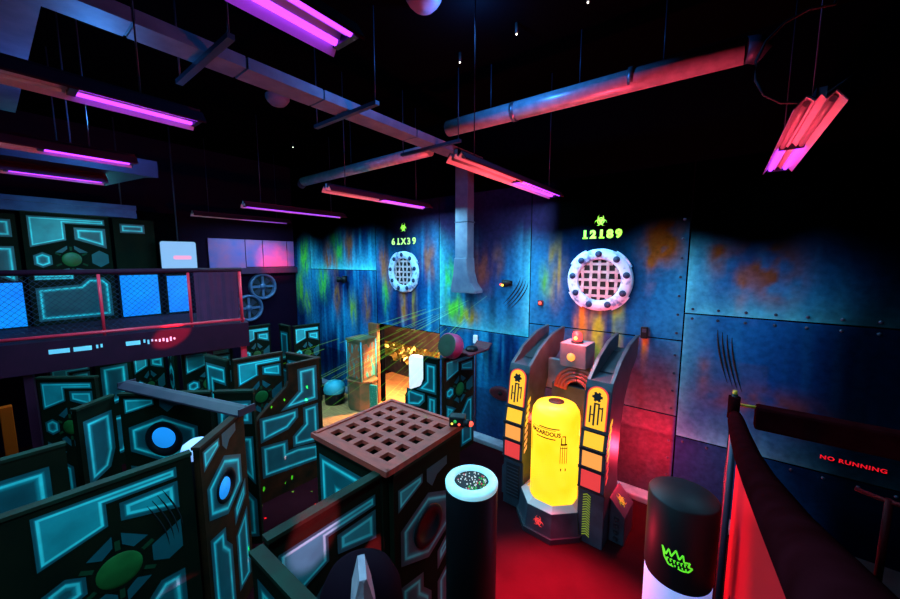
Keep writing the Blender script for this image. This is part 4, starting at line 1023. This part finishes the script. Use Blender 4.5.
FRONT = [(-.16, 0), (-.16, .76), (-.20, .82), (-.18, 1.34), (-.11, 1.66), (-.04, 2.14), (.0, 2.24)]
UP = [(.34, 2.46), (.78, 2.62), (1.24, 2.68)]
BACK = [(1.25, 2.56), (1.20, 2.36), (.85, 2.16), (.58, 1.86), (.44, 1.45), (.40, .95), (.46, .62), (.70, .40), (.78, .30), (.78, 0)]
def front_at(z):
    for (y0, z0), (y1, z1) in zip(FRONT[:-1], FRONT[1:]):
        if z0 <= z <= z1 and z1 > z0: return y0 + (y1 - y0) * (z - z0) / (z1 - z0)
    return 0
for side in (-1, 1):
    xa, xb = (.42, .76) if side > 0 else (-.76, -.42)
    py = MB()
    low = FRONT + [(.30, 2.26), (.78, 2.40), (1.20, 2.46)] + BACK[1:]
    py.prism(low, (xa + .04, 0, 0), (0, 1, 0), (0, 0, 1), (xb - xa - .08, 0, 0), 'machine')
    full = FRONT + UP + BACK
    py.prism(full, (xa, 0, 0), (0, 1, 0), (0, 0, 1), (.05, 0, 0), 'machine'); py.prism(full, (xb - .05, 0, 0), (0, 1, 0), (0, 0, 1), (.05, 0, 0), 'machine')
    pyo = py.build('pylon', t, .006)
    # recess plate in the upper channel
    rc = MB(); rc.prism([(.32, 2.272), (.95, 2.44), (.95, 2.45), (.32, 2.285)], (xa + .06, 0, 0), (0, 1, 0), (0, 0, 1), (xb - xa - .12, 0, 0), 'machdark'); rc.build('channel_plate', pyo)
    xc = (xa + xb) / 2
    # key shaped lit panel
    y0, y1 = front_at(1.66) - .0, front_at(2.12)
    vd = Vector((0, y1 - y0, 2.12 - 1.66)); nrm = Vector((0, -vd.z, vd.y)).normalized(); vd.normalize()
    o = Vector((xc, y0, 1.65)) + nrm * .002
    key = [(-.12, -.02), (.12, -.02), (.12, .38)] + [(.12 * math.cos(R(a)), .40 + .12 * math.sin(R(a))) for a in range(0, 181, 20)] + [(-.12, .38)]
    bd = MB(); bd.prism([(x * 1.14, y * 1.03 - .0) for x, y in key], o, (1, 0, 0), vd, nrm * .010, 'red'); bd.build('panel_bezel', pyo)
    kp = MB(); kp.prism(key, o + nrm * .01, (1, 0, 0), vd, nrm * .012, 'yellow'); kpo = kp.build('key_panel', pyo)
    em = MB(); ef = o + nrm * .022
    for k in range(6):
        a = R(60 * k); em.prism([(.055 * math.cos(a + d) * s_, .40 + .055 * math.sin(a + d) * s_) for d, s_ in ((-.5, .6), (-.25, 1.25), (.25, 1.25), (.5, .6))], ef, (1, 0, 0), vd, nrm * .004, 'machdark')
    em.prism([(.05 * math.cos(R(a)), .40 + .05 * math.sin(R(a))) for a in range(0, 360, 30)], ef, (1, 0, 0), vd, nrm * .004, 'machdark')
    for x0, x1, z0, z1 in ((-.085, -.065, .05, .27), (-.035, -.012, .02, .32), (.02, .04, .04, .32), (.07, .085, .10, .28), (-.035, .04, .30, .32), (.02, .085, .25, .27), (-.085, -.012, .15, .165)):
        em.prism([(x0, z0), (x1, z0), (x1, z1), (x0, z1)], ef, (1, 0, 0), vd, nrm * .004, 'machdark')
    em.build('dark_emblem', kpo)
    for (z0, z1, k2, nm) in ((1.38, 1.57, 'yellow', 'yellow_window'), (1.12, 1.32, 'orange', 'orange_window'), (.83, 1.06, 'red', 'red_window')):
        ya, yb = front_at(z0), front_at(z1)
        v2 = Vector((0, yb - ya, z1 - z0)); L = v2.length; v2.normalize(); n2 = Vector((0, -v2.z, v2.y))
        w = MB(); w.prism([(-.125, 0), (.125, 0), (.125, L), (-.125, L)], Vector((xc, ya, z0)) + n2 * .002, (1, 0, 0), v2, n2 * .012, k2); w.build(nm, pyo)
        f = MB()
        for z in (z0 - .025, z1 + .012): f.box(xa - .002, xb + .002, front_at(z) - .02, front_at(z) + .03, z - .0, z + .014, 'machdark')
        split_build(f, 'window_frame', pyo)
    if side < 0:
        g = MB(); g.box(xc - .11, xc + .11, -.172, -.16, .16, .70, 'machdark')
        for i in range(9): g.box(xc - .10, xc + .10, -.182, -.16, .19 + i * .055, .205 + i * .055, 'machine')
        g.build('vent_grille', pyo)
    else:
        g = MB()
        for i in range(17):
            z = .10 + i * .036
            g.prism([(-.05, z), (0, z + .030), (.05, z), (.05, z + .013), (0, z + .043), (-.05, z + .013)][::1], (xc - .05, -.161, 0), (1, 0, 0), (0, 0, 1), (0, -.004, 0), 'chev')
        g.build('chevrons', pyo)
    # slanted lit dashes on the side that faces the middle / the right
    sx = xb if side > 0 else xb
    g = MB()
    for i in range(8):
        z = .92 + i * .105; yb = front_at(z)
        k3 = 'red' if i < 3 and side > 0 else ('orange' if i < 4 else 'yellow')
        g.prism([(yb + .05, z), (yb + .05, z + .055), (yb + .13, z + .115), (yb + .13, z + .06)], (sx + .001, 0, 0), (0, 1, 0), (0, 0, 1), (.006, 0, 0), k3)
    split_build(g, 'slanted_dash', pyo)
# outer foot with biohazard plate
ft = MB()
vs = []
for x, zt in ((.76, .62), (.96, .40)):
    for y in (.10, .55): vs += [(x, y, 0), (x, y, zt)]
ft.add(vs, [(0, 1, 5, 4), (2, 6, 7, 3), (1, 3, 7, 5), (4, 5, 7, 6), (0, 4, 6, 2), (0, 2, 3, 1)], 'machine'); fo = ft.build('outer_foot', t, .006)
g = MB(); uu = Vector((0, 1, 0)); vv = Vector((-.20, 0, .22)).normalized(); nn = Vector((.22, 0, .20)).normalized()
biohazard(g, Vector((.86, .30, .51)) + nn * .002, uu, vv, nn * .005, .10, 'chev'); g.build('biohazard_emblem', fo)
g = MB()
for i in range(4): g.lathe([(.038, 0), (.038, .008), (.02, .012), (.018, .004), (.001, .004)], (.86, .098, .07 + i * .095), (0, -1, 0), 'machdark', 16)
split_build(g, 'vent_ring', fo)
# left foot
ft = MB(); vs = []
for x, zt in ((-.76, .66), (-.90, .46)):
    for y in (.02, .76): vs += [(x, y, 0), (x, y, zt)]
ft.add(vs, [(0, 1, 5, 4), (2, 6, 7, 3), (1, 3, 7, 5), (4, 5, 7, 6), (0, 4, 6, 2), (0, 2, 3, 1)], 'machine'); ft.build('outer_foot', t, .006)
# back spine, coil and beacon box
b = MB(); b.box(-.30, .30, .50, .95, 0, 1.9, 'machine'); b.build('spine', t, .01)
for i in range(4):
    b = MB(); r = .34 - .055 * i
    b.tube([(.12 + math.cos(R(a)) * r, .47 - .012 * i, 1.86 + math.sin(R(a)) * r) for a in range(0, 181, 12)] , .028, 'coilred', 8); b.build('coil_ring', t)
b = MB(); b.box(-.62, .62, .62, .72, 1.75, 2.24, 'machlight'); b.build('back_plate', t, .01)
b = MB(); b.box(-.15, .25, .42, .80, 2.22, 2.58, 'machlight'); box = b.build('beacon_box', t, .012)
b = MB(); b.lathe([(.06, 0), (.06, .02), (.045, .05), (.001, .06)], (.03, .42, 2.38), (0, -1, 0), 'lens', 20); b.build('front_lens', box)
b = MB(); b.lathe([(.09, 0), (.09, .03), (.07, .035)], (.06, .56, 2.58), (0, 0, 1), 'gloss_black', 22); b.build('beacon_base', box)
b = MB(); b.lathe([(.07, .03), (.07, .13), (.05, .165), (.001, .175)], (.06, .56, 2.58), (0, 0, 1), 'beacon', 22); bo = b.build('beacon_dome', box)
b = MB(); b.ball((.06, .488, 2.66), .028, 'beaconhot', 10, 8); b.build('beacon_bulb', bo)

# ------------------------------------------------------------------ columns in front
t = thing('glitter_column', 'black column with a pale cyan rim around glittering specks', 'column', (-1.50, 2.26, 0))
b = MB(); b.lathe([(.001, 0), (.205, 0), (.21, 2.02)], (0, 0, 0), (0, 0, 1), 'gloss_black', 48); b.build('body', t)
b = MB(); b.lathe([(.212, 2.02), (.214, 2.05), (.205, 2.065), (.142, 2.066), (.140, 2.045)], (0, 0, 0), (0, 0, 1), 'cyanrim', 48); b.build('rim', t)
b = MB(); b.lathe([(.141, 2.047), (.001, 2.047)], (0, 0, 0), (0, 0, 1), 'black', 40); to = b.build('well', t)
random.seed(11)
for k2, nn in (('speck', 52), ('speckgreen', 30), ('speckred', 9)):
    b = MB()
    for i in range(nn):
        r = .132 * math.sqrt(random.random()); a = random.random() * 2 * PI
        x, y = r * math.cos(a), r * math.sin(a)
        if k2 == 'speckgreen': x = abs(x) * .8 + .02; y = y * .8  # glowing green specks stand in for laser dots
        q = random.uniform(.0035, .0075)
        b.ball((x, y, 2.05), q, k2, 6, 4)
    b.build('glitter_specks', to)
b = MB(); b.tube([(.20, -.07, .30), (.205, -.075, .42)], .02, 'neongreen2', 5)
t2 = thing('logo_column', 'black column with green crown logo and glowing blue white lower band', 'column', (-.115, 3.14, 0))
b = MB(); b.lathe([(.228, 1.38), (.236, 1.42), (.236, 2.025), (.226, 2.035), (.001, 2.035)], (0, 0, 0), (0, 0, 1), 'gloss_black', 48); b.build('body', t2)
b = MB(); b.lathe([(.001, 0), (.228, 0), (.229, 1.38)], (0, 0, 0), (0, 0, 1), 'whiteblue', 48); b.build('lower_band', t2)
b = MB()
def on_col(poly, rr_=.2365):
    vs = []
    for z_ in (0, .003):
        for x, z in poly:
            a = R(-1) + x * .9 / .2365; z = 1.60 + (z - 1.62) * .88; vs.append((math.sin(a) * (rr_ + z_), -math.cos(a) * (rr_ + z_), z))
    n = len(poly); b.add(vs, [tuple(range(n)), tuple(range(n, 2 * n))[::-1]] + [(i, (i + 1) % n, n + (i + 1) % n, n + i) for i in range(n)], 'neongreen2')
def stroke(x0, z0, x1, z1, w):
    d = Vector((x1 - x0, z1 - z0)).normalized(); p = Vector((-d.y, d.x)) * w
    on_col([(x0 + p.x, z0 + p.y), (x1 + p.x, z1 + p.y), (x1 - p.x, z1 - p.y), (x0 - p.x, z0 - p.y)])
z0 = 1.62
crown = [(-.10, .10), (-.075, .0), (-.075, .0), (-.04, -.03), (.06, -.03), (.10, -.0)]
pk = [(-.105, .115), (-.075, .055), (-.055, .115), (-.035, .06), (-.005, .13), (.02, .06), (.045, .11), (.055, .05), (.095, .055), (.085, .02), (.115, .01)]
for p, q in zip(pk[:-1], pk[1:]): stroke(p[0], z0 + p[1], q[0], z0 + q[1], .006)
bt = [(-.105, .115), (-.085, .03), (-.05, -.02), (.05, -.03), (.09, -.025), (.115, .01)]
for p, q in zip(bt[:-1], bt[1:]): stroke(p[0], z0 + p[1], q[0], z0 + q[1], .006)
for i in range(6):
    x = -.065 + i * .025; stroke(x, z0 + .035, x + .004, z0 + .012, .004); stroke(x, z0 + .035, x + .014, z0 + .036, .003)
    stroke(x + .01, z0 - .002, x + .012, z0 - .018, .004)
b.build('green_logo', t2)

# ------------------------------------------------------------------ ramp and its railings
t = thing('entry_ramp', 'black sloping ramp behind the padded railing', 'ramp', (.24, 0, 0))
b = MB(); b.prism([(-.5, 0), (4.92, 0), (4.92, .95), (-.5, 2.25)], (.06, 0, 0), (0, 1, 0), (0, 0, 1), (1.5, 0, 0), 'black'); b.build('ramp_body', t); ramp = t
t = thing('ramp_railing', 'black foam padded railing with red-lit skirt beside the logo column', 'railing', (.235, 0, 0))
pts = [(.0, 4.86, 2.13), (.0, 4.6, 2.16), (.0, 4.1, 2.25), (.005, 3.2, 2.44), (.01, 2.4, 2.66), (.01, 1.6, 2.92), (.0, 1.0, 3.15), (-.01, .45, 3.36)]
b = MB(); b.tube(pts, [.06, .075, .078, .08, .08, .082, .085, .085], 'pad', 16); b.build('foam_pad', t)
b = MB(); b.tube([(-.02, 4.93, 0), (-.02, 4.93, 2.36)], .03, 'gloss_black', 10); b.build('end_post', t)
b = MB(); b.tube([(-.02, 4.93, 2.08), (-.02, 4.93, 2.33)], .055, 'pad', 14); b.tube([(-.02, 4.93, 2.33), (-.02, 4.93, 2.40)], [.025, .02], 'brass', 8); b.build('post_sleeve', t)
for y in (4.72, 4.45):
    b = MB(); b.tube([(-.02, y, 0), (-.02, y, 2.10 + (4.9 - y) * .15)], .028, 'redsteel' if y > 4.6 else 'darkmetal', 10); b.build('post', t)  # red of the first post stands for red light on it
b = MB(); b.prism([(.4, 2.1), (3.3, 1.25), (3.9, .4), (3.9, 2.22), (3.2, 2.37), (2.4, 2.59), (1.6, 2.85), (.4, 3.28)], (-.012, 0, 0), (0, 1, 0), (0, 0, 1), (.024, 0, 0), 'redskirt'); b.build('skirt', t)
t = thing('padded_barrier', 'long black padded barrier beam reaching from the railing post to the right', 'barrier', (.40, 5.0, 2.0))
b = MB(); b.box(0, 2.75, -.08, .08, 0, .26, 'pad'); b.build('pad', t, .03)
b = MB(); b.tube([(-.14, -.02, .23), (0.02, -.0, .23)], .018, 'brass', 8); b.build('yellow_pin', t)
b = MB(); b.tube([(2.55, 0, 0), (2.55, 0, -2.0)], .03, 'gloss_black', 8); b.build('leg', t)
b = MB(); b.tube([(.82, 3.75, 1.23), (.82, 3.75, 2.15)], .022, 'dimred', 10); b.build('guard_post', ramp)
b = MB(); b.tube([(.70, 3.91, 2.09), (.82, 3.75, 2.13), (1.17, 3.45, 2.25)], .018, 'dimred', 8); b.build('guard_pipe', ramp)

# ------------------------------------------------------------------ laser beams
m, nt, bs = nodes_of('laser_beam_light')
nt.nodes.remove(bs)
out = [n for n in nt.nodes if n.type == 'OUTPUT_MATERIAL'][0]
em = nt.nodes.new('ShaderNodeEmission'); tr = nt.nodes.new('ShaderNodeBsdfTransparent'); ad = nt.nodes.new('ShaderNodeAddShader')
at = nt.nodes.new('ShaderNodeObjectInfo')
em.inputs[0].default_value = (.22, .8, .06, 1); em.inputs[1].default_value = .13
nt.links.new(em.outputs[0], ad.inputs[0]); nt.links.new(tr.outputs[0], ad.inputs[1]); nt.links.new(ad.outputs[0], out.inputs[0])
M['beam'] = m
b = MB(); random.seed(21)
src = Vector((-3.33, 6.02, 3.36))
for i in range(44):
    tx, ty, tz = random.uniform(-8.6, -4.6), random.uniform(3.2, 4.9), random.uniform(.0, 1.6)
    d = Vector((tx, ty, tz)) - src
    s0 = random.uniform(.12, .65); s1 = min(1., s0 + random.uniform(.12, .45))
    b.tube([src + d * s0, src + d * s1], random.uniform(.003, .007), 'beam', 5, False)
tag(b.build('laser_beams'), 'fan of thin green laser beams in the haze in front of the doorway', 'laser beams', None, 'stuff')

# ------------------------------------------------------------------ lights
def light(kind, name, loc, energy, colr, size=.1, target=None, cone=60, blend=.4):
    ld = bpy.data.lights.new(name, kind); ld.energy = energy; ld.color = colr
    if kind in ('POINT', 'SPOT'): ld.shadow_soft_size = size
    if kind == 'SPOT': ld.spot_size = R(cone); ld.spot_blend = blend
    if kind == 'AREA': ld.size = size
    o = bpy.data.objects.new(name, ld); col.objects.link(o); o.location = loc
    if target is not None: o.rotation_euler = (Vector(target) - Vector(loc)).to_track_quat('-Z', 'Y').to_euler()
    return o
RED = (1., .03, .07)
light('SPOT', 'red_duct_fill', (-.5, 4.3, 3.3), 420, (1., .05, .10), .1, (-.7, 4.7, 5.7), 115, .8)  # added red spot for the round duct's underside, no fitting
light('SPOT', 'pink_wall_spot', (-2.5, 5.75, 3.25), 70, (1., .06, .16), .01, (-1.0, 6.24, 3.58), 9, .3)
light('SPOT', 'red_wall_spot', (-2.5, 5.75, 3.85), 70, RED, .01, (-1.0, 6.24, 4.20), 7, .3)
light('POINT', 'blue_duct_fill', (-5.6, 1.0, 5.3), 70, (.05, .30, 1.), .1)  # added blue fill to brighten the ducts, not a fitting
light('POINT', 'blue_high_fill', (-2.4, 3.6, 6.45), 120, (.04, .30, 1.), .1)  # second added fill, blue from above the ducts
light('POINT', 'blue_platform_fill', (-8.9, 1.2, 4.55), 32, (.10, .70, .85), .1)  # added fill for the platform boards, no lamp of its own
light('POINT', 'under_platform_fill', (-8.25, 1.75, 1.95), 10, (.15, .75, 1.), .08)  # unseen fill added to brighten the panels under the deck
light('POINT', 'beacon_light', (-1.68, 5.18, 2.86), 95, (1., .09, .07), .06)
light('POINT', 'machine_red_light', (-.62, 5.72, .95), 110, RED, .08)
light('SPOT', 'red_floor_spot', (-1.0, 3.4, 5.6), 21000, (1., .02, .09), .06, (-1.15, 3.35, 0), 27, .9)
light('POINT', 'machine_left_glow', (-2.11, 5.16, 1.30), 16, (1., .06, .04), .04)
light('POINT', 'machine_right_glow', (-1.43, 5.13, 1.30), 12, (1., .06, .04), .04)
light('SPOT', 'red_ceiling_fill', (-2.3, 4.5, 3.0), 420, (1., .06, .07), .1, (-4.0, 3.8, 5.2), 110, .8)  # added spot that strengthens the beacon's red on the hanging lights
light('SPOT', 'red_railing_spot', (-1.7, 3.0, 1.2), 130, RED, .08, (.2, 3.2, 1.6), 70, .6)
light('SPOT', 'red_platform_spot', (-2.6, 5.4, 5.6), 18000, RED, .03, (-7.93, 1.90, 2.42), 3.3, .3)
light('SPOT', 'pink_panel_spot', (1.5, 2.2, 5.0), 9000, (1., .05, .10), .03, (-2.05, 1.20, 2.02), 4.6, .35)
light('SPOT', 'red_panel_spot', (1.5, 2.6, 4.4), 16000, RED, .03, (-2.05, 1.66, 1.50), 2.8, .3)
light('SPOT', 'red_wall_glow', (-8.6, 4.6, 4.6), 1100, (1., .03, .12), .06, (-11.2, 5.55, 3.78), 26, 1.)
light('SPOT', 'platform_red_wash', (-5.2, 4.4, 5.4), 130, (1., .04, .14), .08, (-8.0, 2.9, 2.7), 34, .8)
light('AREA', 'side_room_lamp', (-6.9, 7.3, 2.9), 190, (1., .68, .44), .8, (-6.9, 7.0, 0))
light('SPOT', 'doorway_lamp', (-6.1, 6.75, 2.6), 1900, (1., .58, .24), .15, (-7.0, 5.3, 0), 90, .6)
light('SPOT', 'white_board_lamp', (-5.6, 4.4, 5.0), 900, (1., .95, .95), .06, (-5.44, 5.92, .9), 14, .5)

# speckled laser dots: a real projector light whose beam is split into dots
def dot_light(name, loc, target, cone, energy, scale, seed):
    o = light('SPOT', name, loc, energy, (1, 1, 1), 0., target, cone, .1)
    ld = o.data; ld.use_nodes = True; nt = ld.node_tree
    em = [n for n in nt.nodes if n.type == 'EMISSION'][0]
    tc = nt.nodes.new('ShaderNodeTexCoord'); sx = nt.nodes.new('ShaderNodeSeparateXYZ')
    nt.links.new(tc.outputs['Normal'], sx.inputs[0])
    d1 = nt.nodes.new('ShaderNodeMath'); d1.operation = 'DIVIDE'; d2 = nt.nodes.new('ShaderNodeMath'); d2.operation = 'DIVIDE'
    nt.links.new(sx.outputs[0], d1.inputs[0]); nt.links.new(sx.outputs[2], d1.inputs[1])
    nt.links.new(sx.outputs[1], d2.inputs[0]); nt.links.new(sx.outputs[2], d2.inputs[1])
    cb = nt.nodes.new('ShaderNodeCombineXYZ'); nt.links.new(d1.outputs[0], cb.inputs[0]); nt.links.new(d2.outputs[0], cb.inputs[1]); cb.inputs[2].default_value = seed
    vo = nt.nodes.new('ShaderNodeTexVoronoi'); vo.inputs['Scale'].default_value = scale; vo.voronoi_dimensions = '3D'
    nt.links.new(cb.outputs[0], vo.inputs['Vector'])
    lt = nt.nodes.new('ShaderNodeMath'); lt.operation = 'LESS_THAN'; lt.inputs[1].default_value = .095
    nt.links.new(vo.outputs['Distance'], lt.inputs[0])
    sc = nt.nodes.new('ShaderNodeSeparateColor'); nt.links.new(vo.outputs['Color'], sc.inputs[0])
    rp = nt.nodes.new('ShaderNodeValToRGB'); rp.color_ramp.interpolation = 'CONSTANT'
    rp.color_ramp.elements[0].color = (.05, 1., .05, 1); rp.color_ramp.elements[1].position = .68; rp.color_ramp.elements[1].color = (1., .04, .04, 1)
    nt.links.new(sc.outputs[0], rp.inputs[0]); nt.links.new(rp.outputs[0], em.inputs['Color']); nt.links.new(lt.outputs[0], em.inputs['Strength'])
    return o
dot_light('laser_dot_projector', (-3.2, 3.2, 5.4), (-5.2, 2.35, 0), 28, 130000, 34, .3)
dot_light('laser_dot_lid_projector', (-3.4, 4.2, 5.2), (-2.5, 2.2, 2.2), 26, 3500, 26, 1.7)

w = bpy.data.worlds.new('dark_world'); scene.world = w; w.use_nodes = True
w.node_tree.nodes['Background'].inputs[0].default_value = (.02, .04, .10, 1); w.node_tree.nodes['Background'].inputs[1].default_value = .02
vs_ = scene.view_settings
vs_.view_transform = 'Standard'; vs_.look = 'None'; vs_.gamma = 1; vs_.exposure = 0; vs_.use_curve_mapping = False
